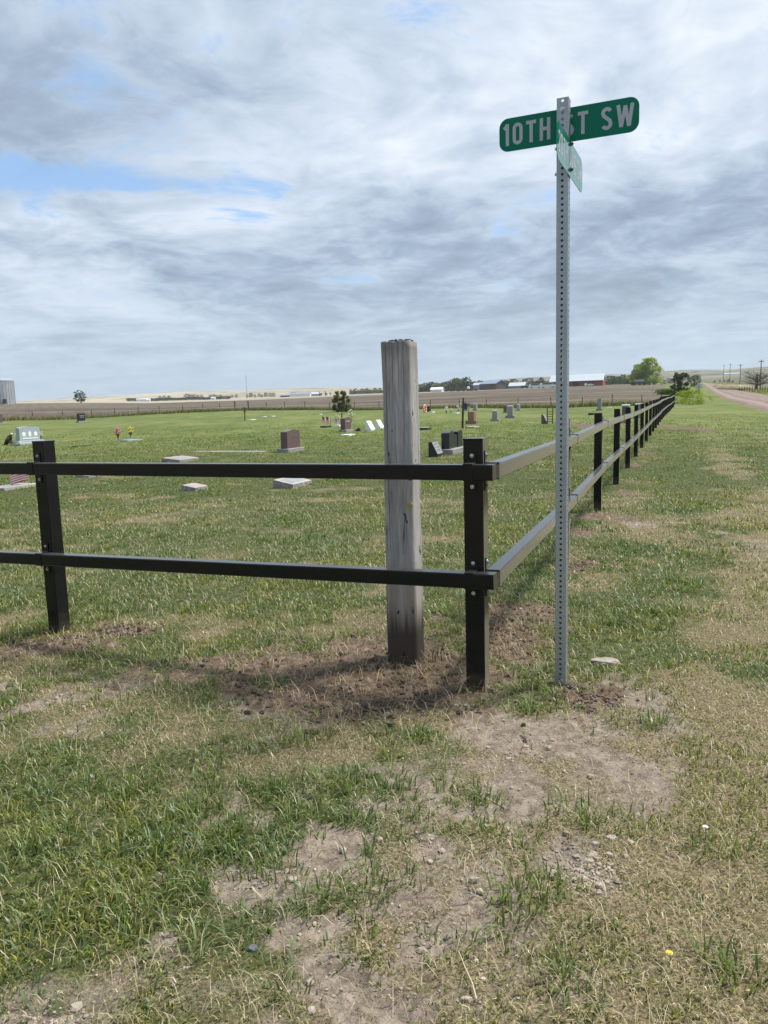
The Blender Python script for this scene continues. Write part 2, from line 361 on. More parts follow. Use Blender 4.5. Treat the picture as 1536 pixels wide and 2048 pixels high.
def wood_post_mat():
    m, N = new_mat('weathered_timber'); p = N.node('ShaderNodeTexCoord').outputs['Object']
    st = N.node('ShaderNodeMapping', Vector=p, Scale=(34, 34, 1.1)).outputs[0]
    grain = N.noise(st, 1.0, 8, .68, .4); st2 = N.node('ShaderNodeMapping', Vector=p, Scale=(11, 11, .55)).outputs[0]
    wide = N.noise(st2, 1.0, 4, .6, .5)
    fine = N.noise(N.node('ShaderNodeMapping', Vector=p, Scale=(130, 130, 9)).outputs[0], 1.0, 4, .7)
    crack = N.noise(N.node('ShaderNodeMapping', Vector=p, Scale=(16, 16, .45)).outputs[0], 1.0, 3, .45, .2)
    cr1 = N.math('SUBTRACT', 1.0, N.math('MULTIPLY', N.math('ABSOLUTE', N.math('SUBTRACT', crack, .5)), 55), None, True)
    cr1 = N.math('MULTIPLY', cr1, N.smooth(N.noise(p, 3.0, 2), .50, .62))
    pit = N.smooth(N.noise(N.node('ShaderNodeMapping', Vector=p, Scale=(30, 30, 13)).outputs[0], 1.0, 2, .4), .69, .745)
    dark = N.math('MAXIMUM', cr1, pit); sx = N.node('ShaderNodeSeparateXYZ', i0=p)
    wob = N.noise(N.node('ShaderNodeCombineXYZ', i0=0.0, i1=0.0, i2=N.math('MULTIPLY', sx.outputs[2], 5.0)).outputs[0], 1.0, 5)
    for cx, z0, wd in ((-.052, .75, .0014), (-.012, 1.55, .0011), (.022, 1.66, .0010), (.050, 1.35, .0009)):
        off = N.math('ABSOLUTE', N.math('SUBTRACT', sx.outputs[0], N.math('ADD', cx-.008, N.math('MULTIPLY', wob, .016))))
        ln = N.math('MULTIPLY', N.smooth(off, wd*1.6, wd*.5), N.math('MULTIPLY', N.smooth(N.math('ADD', sx.outputs[2], N.math('MULTIPLY', wide, .2)), z0, z0+.1), N.smooth(sx.outputs[1], -.05, -.07)))
        dark = N.math('MAXIMUM', dark, ln)
    k = N.math('ADD', N.math('MULTIPLY', grain, .42), N.math('ADD', N.math('MULTIPLY', wide, .22), N.math('MULTIPLY', fine, .40)))
    c = N.ramp(k, [(.34, (.16, .152, .145)), (.50, (.31, .297, .285)), (.64, (.47, .455, .44))])
    c = N.mix(N.math('MULTIPLY', N.smooth(N.noise(p, 5, 3), .5, .75), .4), c, (.22, .195, .205))
    z = N.node('ShaderNodeSeparateXYZ', i0=p).outputs[2]
    wv = N.math('ADD', z, N.math('MULTIPLY', N.math('SUBTRACT', grain, .5), .35))
    tan = N.math('MULTIPLY', N.smooth(wv, .62, .30), .55); c = N.mix(tan, c, (.30, .255, .20))
    wet = N.math('MULTIPLY', N.smooth(wv, .40, .18), .92); c = N.mix(wet, c, (.045, .034, .026))
    topd = N.math('MULTIPLY', N.smooth(wv, 1.72, 1.88), .6); c = N.mix(topd, c, (.075, .066, .06))
    c = N.mix(N.math('MULTIPLY', dark, .85), c, (.025, .022, .02))
    h = N.math('SUBTRACT', k, N.math('MULTIPLY', dark, .9))
    finish(N, c, .88, 0, h, .6, .005, .25); return m
M['timber'] = wood_post_mat()
M['moss'] = simple('dark_moss', (.035, .03, .022), .95, var=.5, scale=60)

def attr(N, name): return N.node('ShaderNodeAttribute', _attribute_name=name)
def ground_mat():
    m, N = new_mat('turf_and_soil'); geo = N.node('ShaderNodeNewGeometry'); p = geo.outputs[0]
    dry = attr(N, 'dry').outputs['Fac']; dug = attr(N, 'dug').outputs['Fac']; gr = attr(N, 'green').outputs['Fac']
    n_f = N.noise(p, 95, 5, .7); n_m = N.noise(p, 17, 5, .65, .5); n_l = N.noise(p, .8, 5, .6); n_xf = N.noise(p, 330, 3, .6)
    thatch = N.ramp(n_f, [(.34, (.045, .036, .022)), (.5, (.14, .115, .065)), (.66, (.32, .265, .165))])
    grn = N.ramp(N.math('ADD', N.math('MULTIPLY', n_f, .5), N.math('MULTIPLY', n_m, .5)), [(.38, (.020, .027, .009)), (.52, (.062, .078, .026)), (.66, (.16, .155, .07))])
    k = N.smooth(N.math('ADD', gr, N.math('MULTIPLY', N.math('SUBTRACT', n_m, .5), 1.3)), .1, .8)
    turf = N.mix(k, thatch, grn)
    # soil
    soil_dry = N.ramp(N.math('ADD', N.math('MULTIPLY', n_m, .45), N.math('ADD', N.math('MULTIPLY', n_xf, .35), N.math('MULTIPLY', n_f, .2))), [(.38, (.08, .062, .048)), (.49, (.19, .155, .122)), (.60, (.32, .27, .22))])
    soil_dug = N.ramp(N.math('ADD', N.math('MULTIPLY', n_m, .6), N.math('MULTIPLY', n_f, .4)), [(.36, (.036, .025, .018)), (.5, (.118, .084, .062)), (.64, (.25, .19, .145))])
    peb = N.node('ShaderNodeTexVoronoi', Vector=p, Scale=75.0)
    pk = N.math('MULTIPLY', N.smooth(peb.outputs['Distance'], .22, .10), N.smooth(N.node('ShaderNodeSeparateColor', i0=peb.outputs['Color']).outputs[0], .80, .86))
    soil_dry = N.mix(N.math('MULTIPLY', pk, .8), soil_dry, (.42, .37, .31))
    c = N.mix(N.smooth(N.math('ADD', dry, N.math('MULTIPLY', N.math('SUBTRACT', n_f, .5), .7)), .12, .7), turf, soil_dry); c = N.mix(N.smooth(N.math('ADD', dug, N.math('MULTIPLY', N.math('SUBTRACT', n_f, .5), .7)), .12, .6), c, soil_dug)
    # beyond the blades: lawn seen at a distance, mown streaks and paler stretches
    dist = N.vmath('LENGTH', p).outputs['Value']
    far = N.smooth(dist, 14, 44)
    rot = N.node('ShaderNodeMapping', Vector=p, Rotation=(0, 0, rad(21)), Scale=(.5, .10, 1)).outputs[0]
    s1 = N.noise(rot, 1.6, 6, .62); s2 = N.noise(N.node('ShaderNodeMapping', Vector=p, Scale=(.35, 1, 1)).outputs[0], 2.4, 6, .68); s3 = N.noise(p, .09, 3)
    kk = N.math('ADD', N.math('MULTIPLY', s1, .32), N.math('ADD', N.math('MULTIPLY', s2, .42), N.math('MULTIPLY', s3, .26)))
    lawn = N.ramp(kk, [(.38, (.060, .088, .023)), (.47, (.098, .126, .034)), (.55, (.142, .166, .052)), (.66, (.235, .23, .105))])
    lawn = N.mix(N.smooth(dug, .12, .5), lawn, (.13, .095, .068))
    c = N.mix(far, c, lawn)
    dip = N.math('ADD', n_m, N.math('MULTIPLY', n_f, .5))
    dip = N.math('ADD', dip, N.math('MULTIPLY', N.math('MULTIPLY', pk, dry), .5))
    finish(N, c, .95, 0, dip, .9, .014, .15); return m
M['ground'] = ground_mat()
def field_mat():
    m, N = new_mat('ploughed_field'); p = N.node('ShaderNodeNewGeometry').outputs[0]
    st = N.node('ShaderNodeMapping', Vector=p, Rotation=(0, 0, rad(12)), Scale=(.012, .085, 1)).outputs[0]
    a = N.noise(st, 1.0, 7, .62, .6); b = N.noise(p, .35, 6, .7); cc = N.noise(p, .012, 3)
    k = N.math('ADD', N.math('MULTIPLY', a, .50), N.math('ADD', N.math('MULTIPLY', b, .32), N.math('MULTIPLY', cc, .18)))
    c = N.ramp(k, [(.38, (.045, .036, .029)), (.46, (.082, .066, .052)), (.54, (.140, .119, .092)), (.64, (.25, .22, .17))])
    rows = N.node('ShaderNodeTexWave', Vector=N.node('ShaderNodeMapping', Vector=p, Rotation=(0, 0, rad(-24)), Scale=(1, 1, 1)).outputs[0], Scale=.10, Distortion=2.5, Detail=3.0).outputs[1]
    c = N.mix(N.math('MULTIPLY', N.smooth(rows, .55, .9), .22), c, (.075, .060, .052))
    c = N.mix(N.math('MULTIPLY', N.smooth(N.noise(st, .8, 3), .58, .72), .4), c, (.12, .135, .06))
    finish(N, c, .95, 0, b, .5, .3, .1); return m
M['field'] = field_mat()
def hill_mat():
    m, N = new_mat('dry_hill_grass'); p = N.node('ShaderNodeNewGeometry').outputs[0]
    xx = N.node('ShaderNodeSeparateXYZ', i0=p)
    a = N.noise(N.node('ShaderNodeMapping', Vector=p, Scale=(.6, 1.6, 1)).outputs[0], .006, 8, .66, .6); b = N.noise(p, .03, 5, .6)
    k = N.math('ADD', N.math('MULTIPLY', a, .65), N.math('MULTIPLY', b, .35))
    tan = N.ramp(k, [(.38, (.20, .18, .13)), (.52, (.36, .325, .245)), (.66, (.50, .455, .35))])
    grn = N.ramp(k, [(.42, (.045, .06, .036)), (.51, (.115, .118, .07)), (.60, (.23, .205, .13))])
    t = N.math('DIVIDE', xx.outputs[0], N.math('MAXIMUM', xx.outputs[1], 1.0))
    f = N.smooth(N.math('ADD', t, N.math('MULTIPLY', N.math('SUBTRACT', a, .5), .5)), -.10, .22)
    c = N.mix(N.math('ADD', .08, N.math('MULTIPLY', f, .82)), tan, grn)
    finish(N, c, .95, 0, b, .4, 4.0, .1); return m
M['hill'] = hill_mat()
def road_mat():
    m, N = new_mat('pink_gravel'); p = N.node('ShaderNodeNewGeometry').outputs[0]
    uv = attr(N, 'across').outputs['Fac']
    a = N.noise(p, 1.2, 6, .7); b = N.noise(p, 9, 4, .7)
    tr = N.noise(N.node('ShaderNodeCombineXYZ', i0=N.math('MULTIPLY', uv, 7.0), i1=0.0, i2=0.0).outputs[0], 1.0, 3)
    k = N.math('ADD', N.math('MULTIPLY', a, .30), N.math('ADD', N.math('MULTIPLY', b, .20), N.math('MULTIPLY', tr, .50)))
    c = N.ramp(k, [(.38, (.125, .09, .075)), (.5, (.21, .16, .137)), (.62, (.32, .26, .225))])
    finish(N, c, .95, 0, b, .6, .03, .1); return m
M['road'] = road_mat()
def leafy(name, transl=.35, rough=.55, spec=.3):
    m, N = new_mat(name); c = attr(N, 'tint').outputs['Color']
    b = N.node('ShaderNodeBsdfPrincipled'); N.put(b, 'Base Color', c); N.put(b, 'Roughness', rough); N.put(b, 'Specular IOR Level', spec)
    t = N.node('ShaderNodeBsdfTranslucent', Color=N.mix(1.0, c, (1.25, 1.3, .7), 'MULTIPLY'))
    ms = N.node('ShaderNodeMixShader', i0=transl, i1=b.outputs[0], i2=t.outputs[0])
    N.node('ShaderNodeOutputMaterial', Surface=ms.outputs[0]); return m
M['blade'] = leafy('grass_blade', .30, .42, .45)
M['leaf'] = leafy('tree_leaf', .35, .6, .2)

# ------------------------------------------------------------------ mesh building
def fast_mesh(name, verts, loops, starts, totals, tint=None, fattrs=None, smooth=False):
    me = bpy.data.meshes.new(name)
    nv = len(verts); me.vertices.add(nv); me.vertices.foreach_set('co', np.ascontiguousarray(verts, np.float32).ravel())
    me.loops.add(len(loops)); me.loops.foreach_set('vertex_index', np.ascontiguousarray(loops, np.int32))
    me.polygons.add(len(starts)); me.polygons.foreach_set('loop_start', np.ascontiguousarray(starts, np.int32))
    me.polygons.foreach_set('loop_total', np.ascontiguousarray(totals, np.int32))
    if smooth: me.polygons.foreach_set('use_smooth', np.ones(len(starts), bool))
    if tint is not None:
        a = me.color_attributes.new('tint', 'FLOAT_COLOR', 'POINT'); t4 = np.ones((nv, 4), np.float32); t4[:, :3] = tint
        a.data.foreach_set('color', t4.ravel())
    for k, v in (fattrs or {}).items():
        a = me.attributes.new(k, 'FLOAT', 'POINT'); a.data.foreach_set('value', np.ascontiguousarray(v, np.float32))
    me.update(calc_edges=True); return me
def link(name, me, mat, parent=None):
    o = bpy.data.objects.new(name, me); COL.objects.link(o)
    if mat is not None: me.materials.clear(); me.materials.append(mat)
    if parent is not None: o.parent = parent
    return o
class MB:
    def __init__(s): s.v = []; s.f = []
    def add(s, vs, fs):
        n = len(s.v); s.v += [tuple(v) for v in vs]; s.f += [tuple(i+n for i in f) for f in fs]; return s
    def box(s, c, size, mat=None, bev=0.0):
        x, y, z = [v/2 for v in size]
        if bev > 0:
            b = min(bev, x*.45, y*.45, z*.45); vs = []
            for sz in (-1, 1):
                for zz, ins in ((z, b), (z-b, 0)):
                    rr = [(x-b-ins*0, y-ins), (x-ins, y-b-ins*0)]
                    ring = []
                    for sx, sy, o in ((1, 1, 0), (-1, 1, 1), (-1, -1, 0), (1, -1, 1)):
                        a = (sx*(x-b), sy*(y-ins)); q = (sx*(x-ins), sy*(y-b))
                        ring += [q, a] if o == 0 else [a, q]
                    vs.append([(px, py, sz*zz) for px, py in ring])
            rings = [vs[0], vs[1], vs[3], vs[2]]
            V = [p for r in rings for p in r]; Fc = [tuple(range(7, -1, -1))]
            for k in range(3):
                for i in range(8):
                    j = (i+1) % 8; Fc.append((k*8+i, k*8+j, (k+1)*8+j, (k+1)*8+i))
            Fc.append(tuple(24+i for i in range(8)))
        else:
            V = [(a*x, b_*y, d*z) for d in (-1, 1) for b_ in (-1, 1) for a in (-1, 1)]
            Fc = [(0, 2, 3, 1), (4, 5, 7, 6), (0, 1, 5, 4), (2, 6, 7, 3), (0, 4, 6, 2), (1, 3, 7, 5)]
        m = mat or Matrix.Identity(4)
        return s.add([m @ Vector((v[0]+c[0], v[1]+c[1], v[2]+c[2])) for v in V], Fc)
    def prism(s, pts, a, b, axis='y', mat=None):
        """outline (u, w) swept along an axis from a to b"""
        n = len(pts); V = []
        for t in (a, b):
            for u, w in pts:
                V.append((u, t, w) if axis == 'y' else ((t, u, w) if axis == 'x' else (u, w, t)))
        m = mat or Matrix.Identity(4)
        return s.add([m @ Vector(v) for v in V], [tuple(range(n)), tuple(range(2*n-1, n-1, -1))]+[(i, n+i, n+(i+1) % n, (i+1) % n) for i in range(n)])
    def tube(s, pts, radii, n=8, cap=True):
        pts = [Vector(p) for p in pts]; rings = []
        if not hasattr(radii, '__len__'): radii = [radii]*len(pts)
        V = []
        for i, p in enumerate(pts):
            t = (pts[min(i+1, len(pts)-1)]-pts[max(i-1, 0)]).normalized()
            q = Vector((0, 0, 1)) if abs(t.z) < .9 else Vector((1, 0, 0))
            a = t.cross(q).normalized(); b = t.cross(a)
            for k in range(n):
                an = 2*math.pi*k/n; V.append(p+(a*math.cos(an)+b*math.sin(an))*radii[i])
        Fc = []
        for i in range(len(pts)-1):
            for k in range(n):
                j = (k+1) % n; Fc.append((i*n+k, i*n+j, (i+1)*n+j, (i+1)*n+k))
        if cap: Fc += [tuple(range(n-1, -1, -1)), tuple((len(pts)-1)*n+k for k in range(n))]
        return s.add(V, Fc)
    def ball(s, c, r, n=8, m=5, jit=0.0, seed=0, mat=None):
        r = (r, r, r) if not hasattr(r, '__len__') else r
        V = [(0, 0, -1)]
        for i in range(1, m):
            th = math.pi*i/m
            for k in range(n):
                an = 2*math.pi*k/n; V.append((math.sin(th)*math.cos(an), math.sin(th)*math.sin(an), -math.cos(th)))
        V.append((0, 0, 1)); rr = random.Random(seed)
        V = [tuple(v*(1+(rr.random()-.5)*jit) for v in q) for q in V]
        Fc = [(0, 1+(k+1) % n, 1+k) for k in range(n)]
        for i in range(m-2):
            for k in range(n):
                j = (k+1) % n; Fc.append((1+i*n+k, 1+i*n+j, 1+(i+1)*n+j, 1+(i+1)*n+k))
        L = len(V)-1; Fc += [(L, 1+(m-2)*n+k, 1+(m-2)*n+(k+1) % n) for k in range(n)]
        mm = mat or Matrix.Identity(4)
        return s.add([mm @ Vector((c[0]+v[0]*r[0], c[1]+v[1]*r[1], c[2]+v[2]*r[2])) for v in V], Fc)
    def mesh(s, name, smooth=False, recalc=True):
        me = bpy.data.meshes.new(name); me.from_pydata(s.v, [], s.f); me.update()
        if recalc:
            bm = bmesh.new(); bm.from_mesh(me); bmesh.ops.recalc_face_normals(bm, faces=bm.faces); bm.to_mesh(me); bm.free()
        if smooth: me.polygons.foreach_set('use_smooth', [True]*len(me.polygons))
        return me
    def build(s, name, mat, parent=None, smooth=False):
        return link(name, s.mesh(name, smooth), mat, parent)

# ================================================================== SETTING
# fence line first: everything is laid out from it
C0 = hit(956, 1374); LP = hit(120, 1262)
RUN = [np.array([C0[0], C0[1]])]
NP_R = 24; SP = 3.41
for i in range(NP_R):
    a = rad(20.75+.95*min(1, (i*SP)/60.)); RUN.append(RUN[-1]+SP*np.array([math.sin(a), math.cos(a)]))
RUN = np.array(RUN)
UR = (RUN[-1]-RUN[0]); UR /= np.linalg.norm(UR); NR = np.array([UR[1], -UR[0]])
UL = np.array([LP[0]-C0[0], LP[1]-C0[1]]); SPL = np.linalg.norm(UL); UL /= SPL
def back_fence_Y(t): return np.interp(t, LT, LA[:, 1])

def build_ground():
    r1 = np.exp(np.arange(math.log(.55), math.log(16), .0062)); r2 = np.exp(np.arange(math.log(16.1), math.log(4600), .016))
    R_ = np.concatenate([[0.02, .2, .4], r1, r2])
    a1 = np.arange(-46, 46.01, .26); a0 = np.concatenate([np.arange(-180, -46, 6.7), a1, np.arange(52, 180, 6.4)])
    A_ = np.radians(a0); nr, na = len(R_), len(A_)
    RR, AA = np.meshgrid(R_, A_, indexing='ij')
    X = RR*np.sin(AA); Y = RR*np.cos(AA)
    Z = land(X, Y); Z = np.where(Y < 1, np.where(Y < 0, land(X, np.maximum(Y, 1))*0, Z), Z)
    Z = np.where(RR < 15, np.where(Y < 8, 0*Z, Z), Z)
    dry, dug = soil(X, Y); near = np.clip((14-RR)/6, 0, 1)
    lump = (fbm(X*16, Y*16, 71, 4)-.5)
    Z = Z+near*((fbm(X*1.7, Y*1.7, 73, 3)-.5)*.035+lump*(.012+.03*dug+.010*dry)+(fbm(X*45, Y*45, 77, 2)-.5)*(.018*dug+.012*dry+.003)-.008*dry+.002*dug)
    G = greenness(X, Y)
    V = np.stack([X, Y, Z], -1).reshape(-1, 3)
    i, j = np.meshgrid(np.arange(nr-1), np.arange(na), indexing='ij'); j2 = (j+1) % na
    Q = np.stack([i*na+j, i*na+j2, (i+1)*na+j2, (i+1)*na+j], -1).reshape(-1, 4)[:, ::-1]
    cx = X[:-1, :]; cy = Y[:-1, :]; t = cx/np.maximum(cy, 1e-3); tt = np.clip(t, LT[0], LT[-1])
    Df = np.interp(tt, LT, LA[:, 1]); Dc = np.interp(tt, LT, LA[:, 3]); front = cy > 5
    tr = np.interp(cy, [80, 150, 400], [tcol(1332), tcol(1326), tcol(1318)])
    hillz = (front & (cy > Dc*1.04)) | ((~front) & (RR[:-1] > 400))
    fieldz = front & (cy > Df+1.5) & (~hillz) & (t < tr)
    zone = np.where(hillz, 2, np.where(fieldz, 1, 0)).reshape(-1)
    at_ = {'dry': dry.reshape(-1), 'dug': dug.reshape(-1), 'green': G.reshape(-1)}
    for zi, (nm, mt) in enumerate((('ground', 'ground'), ('field', 'field'), ('hills', 'hill'))):
        q = Q[zone == zi]; used, inv = np.unique(q, return_inverse=True); q = inv.reshape(-1, 4)
        me = fast_mesh(nm, V[used], q.ravel(), np.arange(len(q))*4, np.full(len(q), 4), None, {k: v[used] for k, v in at_.items()} if zi == 0 else None, True)
        tag(link(nm, me, M[mt]), kind='structure')
build_ground()
def gz(X, Y):
    """height of the ground sheet near the camera, same formula as the sheet"""
    X = np.asarray(X, float); Y = np.asarray(Y, float); RR = np.hypot(X, Y)
    Z = land(X, Y); Z = np.where((RR < 15) & (Y < 8), 0*Z, Z)
    dry, dug = soil(X, Y); near = np.clip((14-RR)/6, 0, 1); lump = fbm(X*16, Y*16, 71, 4)-.5
    return Z+near*((fbm(X*1.7, Y*1.7, 73, 3)-.5)*.035+lump*(.012+.03*dug+.010*dry)+(fbm(X*45, Y*45, 77, 2)-.5)*(.018*dug+.012*dry+.003)-.008*dry+.002*dug)
def gz1(x, y): return float(gz(np.array([x]), np.array([y]))[0])

def build_road():
    S = np.concatenate([np.arange(-30, 330, 1.0)]); O = np.linspace(6.1, 13.9, 13)
    SS, OO = np.meshgrid(S, O, indexing='ij')
    e = (fbm(SS*.22, OO*0+3, 91, 5)-.5)*.9
    OO2 = OO+np.where(np.abs(OO-10.0) > 3.5, e, e*.3)
    X = RUN[0][0]+UR[0]*SS+NR[0]*OO2; Y = RUN[0][1]+UR[1]*SS+NR[1]*OO2
    Z = land(X, np.maximum(Y, 1))+.10+.08*(1-((OO-10.0)/3.9)**2)-.28*(np.abs(OO-10.0) > 3.8)
    V = np.stack([X, Y, Z], -1).reshape(-1, 3); n = len(O)
    i, j = np.meshgrid(np.arange(len(S)-1), np.arange(n-1), indexing='ij')
    q = np.stack([i*n+j, i*n+j+1, (i+1)*n+j+1, (i+1)*n+j], -1).reshape(-1, 4)
    me = fast_mesh('road', V, q.ravel(), np.arange(len(q))*4, np.full(len(q), 4), None, {'across': ((OO-6.1)/7.8).reshape(-1)}, True)
    tag(link('road', me, M['road']), kind='structure')
build_road()

# ------------------------------------------------------------------ grass
GREENS = np.array([(.088, .142, .025), (.138, .192, .034), (.20, .245, .048), (.122, .176, .066), (.27, .28, .075)])
STRAWS = np.array([(.47, .40, .245), (.33, .27, .155), (.56, .49, .34), (.24, .19, .11), (.27, .26, .13)])
def blades(X, Y, H, Wd, lean, az, tint, z=None, bend=None):
    """curved blades of three levels, each its own small pointed strip"""
    n = len(X); Z0 = gz(X, Y)-.004 if z is None else z
    d = np.stack([np.cos(az), np.sin(az)], -1)
    fa = az+math.pi/2+rng.normal(0, .5, n); w = np.stack([np.cos(fa), np.sin(fa)], -1)*(Wd/2)[:, None]
    L1 = H*.5; out1 = np.sin(lean*.45)*L1; up1 = np.cos(lean*.45)*L1
    l2 = lean*1.35 if bend is None else lean+bend
    out2 = out1+np.sin(l2)*L1; up2 = up1+np.cos(l2)*L1
    V = np.zeros((n, 5, 3))
    b = np.stack([X, Y], -1)
    V[:, 0, :2] = b-w; V[:, 1, :2] = b+w; V[:, 2, :2] = b+d*out1[:, None]+w*.8; V[:, 3, :2] = b+d*out1[:, None]-w*.8; V[:, 4, :2] = b+d*out2[:, None]
    V[:, 0, 2] = Z0; V[:, 1, 2] = Z0; V[:, 2, 2] = Z0+up1; V[:, 3, 2] = Z0+up1; V[:, 4, 2] = np.maximum(Z0+up2, Z0+.002)
    T = np.repeat(tint[:, None, :], 5, 1); return V.reshape(-1, 3), T.reshape(-1, 3)
def blade_object(name, parts, label=None):
    V = np.concatenate([p[0] for p in parts]); T = np.concatenate([p[1] for p in parts]); n = len(V)//5
    base = np.arange(n)[:, None]*5
    L = np.concatenate([base+np.array([[0, 1, 2, 3]]), base+np.array([[3, 2, 4]])], 1).ravel()
    st = np.stack([np.arange(n)*7, np.arange(n)*7+4], 1).ravel(); to = np.tile([4, 3], n)
    me = fast_mesh(name, V, L, st, to, T); o = link(name, me, M['blade'])
    return tag(o, label, 'grass', kind='stuff')
def radial_sample(n, r0, r1, pw, spread):
    """n points whose density per square metre falls as r**-pw"""
    u = rng.random(n); k = 2-pw
    r = (r0**k+u*(r1**k-r0**k))**(1/k) if abs(k) > 1e-6 else r0*(r1/r0)**u
    a = rng.uniform(-spread, spread, n); x, y = r*np.sin(a), r*np.cos(a)-.95
    k = y > 1.0; return x[k], y[k], np.hypot(x, y)[k]
_w = hit(807, 1322); _s = hit(1125, 1372)
FEET = [(C0[0], C0[1]), (LP[0], LP[1]), (_w[0]+.02, _w[1]-.02), (_w[0]+.02, _w[1]+.06), (_s[0], _s[1])]+[(q[0], q[1]) for q in RUN[1:5]]
def make_grass():
    parts = []
    X, Y, r = radial_sample(1300000, 1.95, 60, 1.62, rad(47))
    dry, dug = soil(X, Y); bare = np.clip(np.maximum(dry*1.05, dug*1.0), 0, 1)
    g = greenness(X, Y)
    clump = fbm(X*11, Y*11, 81, 3)
    keep = rng.random(len(X)) < np.clip(1.08-bare*1.08-.3*(dug > .45), .035, 1)*np.clip(.45+1.5*(clump-.35), .25, 1)
    keep &= rng.random(len(X)) < np.clip((62-r)/30, 0, 1)
    keep &= ~((np.abs((X-RUN[0][0])*NR[0]+(Y-RUN[0][1])*NR[1]-10.0) < 4.1) & (Y > 10))
    for fx, fy in FEET: keep &= np.hypot(X-fx, Y-fy) > .085+.03*rng.random(len(X))
    X, Y, r, g, bare, clump = [q[keep] for q in (X, Y, r, g, bare, clump)]
    n = len(X); grow = np.maximum(1, (r/3.0))
    inside = ((X-RUN[0][0])*NR[0]+(Y-RUN[0][1])*NR[1] < 0) & ((X-C0[0])*UL[1]-(Y-C0[1])*UL[0] > 0)
    isg = rng.random(n) < np.clip(.36+.54*g+(clump-.5)*.9+np.where(inside, .16, .04)*np.clip((r-3.5)/3, 0, 1), .08, .93)
    tall = np.clip(fbm(X*2.3, Y*2.3, 83, 3)*2.1-.55, .25, 1.25)
    H = np.where(isg, rng.uniform(.024, .064, n)*tall*1.15, rng.uniform(.018, .055, n)*(.7+.4*tall))
    H *= np.where(r > 9, np.minimum(.85+.02*r, 1.5), 1)
    Wd = np.where(isg, rng.uniform(.0028, .0066, n), rng.uniform(.0016, .0036, n))*grow**.60
    lean = np.where(isg, np.abs(rng.normal(.85, .42, n)), rng.uniform(.8, 1.50, n))
    ci = rng.integers(0, 5, n); tint = np.where(isg[:, None], GREENS[ci], STRAWS[ci])
    yel = fbm(X*.8, Y*.8, 87, 3)
    tint = tint*(.55+.85*rng.random((n, 1))**1.2)
    tint = np.where(isg[:, None], tint*(1+(yel[:, None]-.5)*np.array([[1.3, .5, .2]])), tint)
    parts.append(blades(X, Y, H, Wd, lean, rng.uniform(0, 2*math.pi, n), tint))
    # matted dead strands lying on the soil and in the turf
    X, Y, r = radial_sample(95000, 1.95, 14, 1.2, rad(46)); n = len(X)
    H = rng.uniform(.03, .11, n); Wd = rng.uniform(.0010, .0022, n)*np.maximum(1, r/3)**.7
    tint = STRAWS[rng.integers(0, 3, n)]*(.7+.6*rng.random((n, 1)))
    dry, dug = soil(X, Y); k = rng.random(n) < np.where(dry > .4, .30, np.where(dug > .3, .55, .6))
    parts.append([q for q in blades(X[k], Y[k], H[k], Wd[k], rng.uniform(1.36, 1.54, k.sum()), rng.uniform(0, 6.28, k.sum()), tint[k], z=gz(X[k], Y[k])+.004, bend=rng.uniform(-.1, .12, k.sum()))])
    dl = [p for p in PW if p[0] == 'dug' and p[2] < 7]; ar = np.array([p[3]*p[4] for p in dl]); pick = rng.choice(len(dl), 2000, p=ar/ar.sum())
    X = np.array([dl[i][1] for i in pick])+rng.normal(0, .66, 2000)*np.array([dl[i][3] for i in pick]); Y = np.array([dl[i][2] for i in pick])+rng.normal(0, .8, 2000)*np.array([dl[i][4] for i in pick]); n = 2000
    tint = STRAWS[rng.integers(0, 4, n)]*np.array([[1, .88, .78]])*(.35+.8*rng.random((n, 1)))
    parts.append(blades(X, Y, rng.uniform(.04, .15, n), rng.uniform(.0018, .0042, n), rng.uniform(1.3, 1.54, n), rng.uniform(0, 6.28, n), tint, z=gz(X, Y)+.006, bend=rng.uniform(-.2, .15, n)))
    # broad flattened leaves lying over the turf
    X, Y, r = radial_sample(64000, 1.95, 9.5, 1.3, rad(46)); dry, dug = soil(X, Y)
    k = rng.random(len(X)) < np.clip(greenness(X, Y)*1.2-.25, 0, .9)*np.clip(fbm(X*2.6, Y*2.6, 97, 3)*3-1.0, .05, 1)*np.clip(1-dry-dug, 0, 1)
    for fx, fy in FEET: k &= np.hypot(X-fx, Y-fy) > .12
    X, Y, r = X[k], Y[k], r[k]; n = len(X); tint = np.array([(.13, .185, .075), (.17, .215, .105), (.10, .16, .05)])[rng.integers(0, 3, n)]*(.6+.7*rng.random((n, 1)))
    parts.append(blades(X, Y, rng.uniform(.04, .10, n), rng.uniform(.0045, .0085, n)*np.maximum(1, r/4)**.5, rng.uniform(.75, 1.35, n), rng.uniform(0, 6.28, n), tint, bend=rng.uniform(.1, .7, n)))
    # upright leafy tufts
    nt = 1500; tx, ty, tr = radial_sample(nt, 2.1, 12, 1.35, rad(46))
    dry, dug = soil(tx, ty); w = np.clip(greenness(tx, ty)*1.1+.05-dug*.8-dry*.35, .05, 1)*np.clip(fbm(tx*1.6, ty*1.6, 93, 3)*2.6-.75, 0, 1)
    kk = rng.random(len(tx)) < w*1.5; tx, ty = tx[kk], ty[kk]
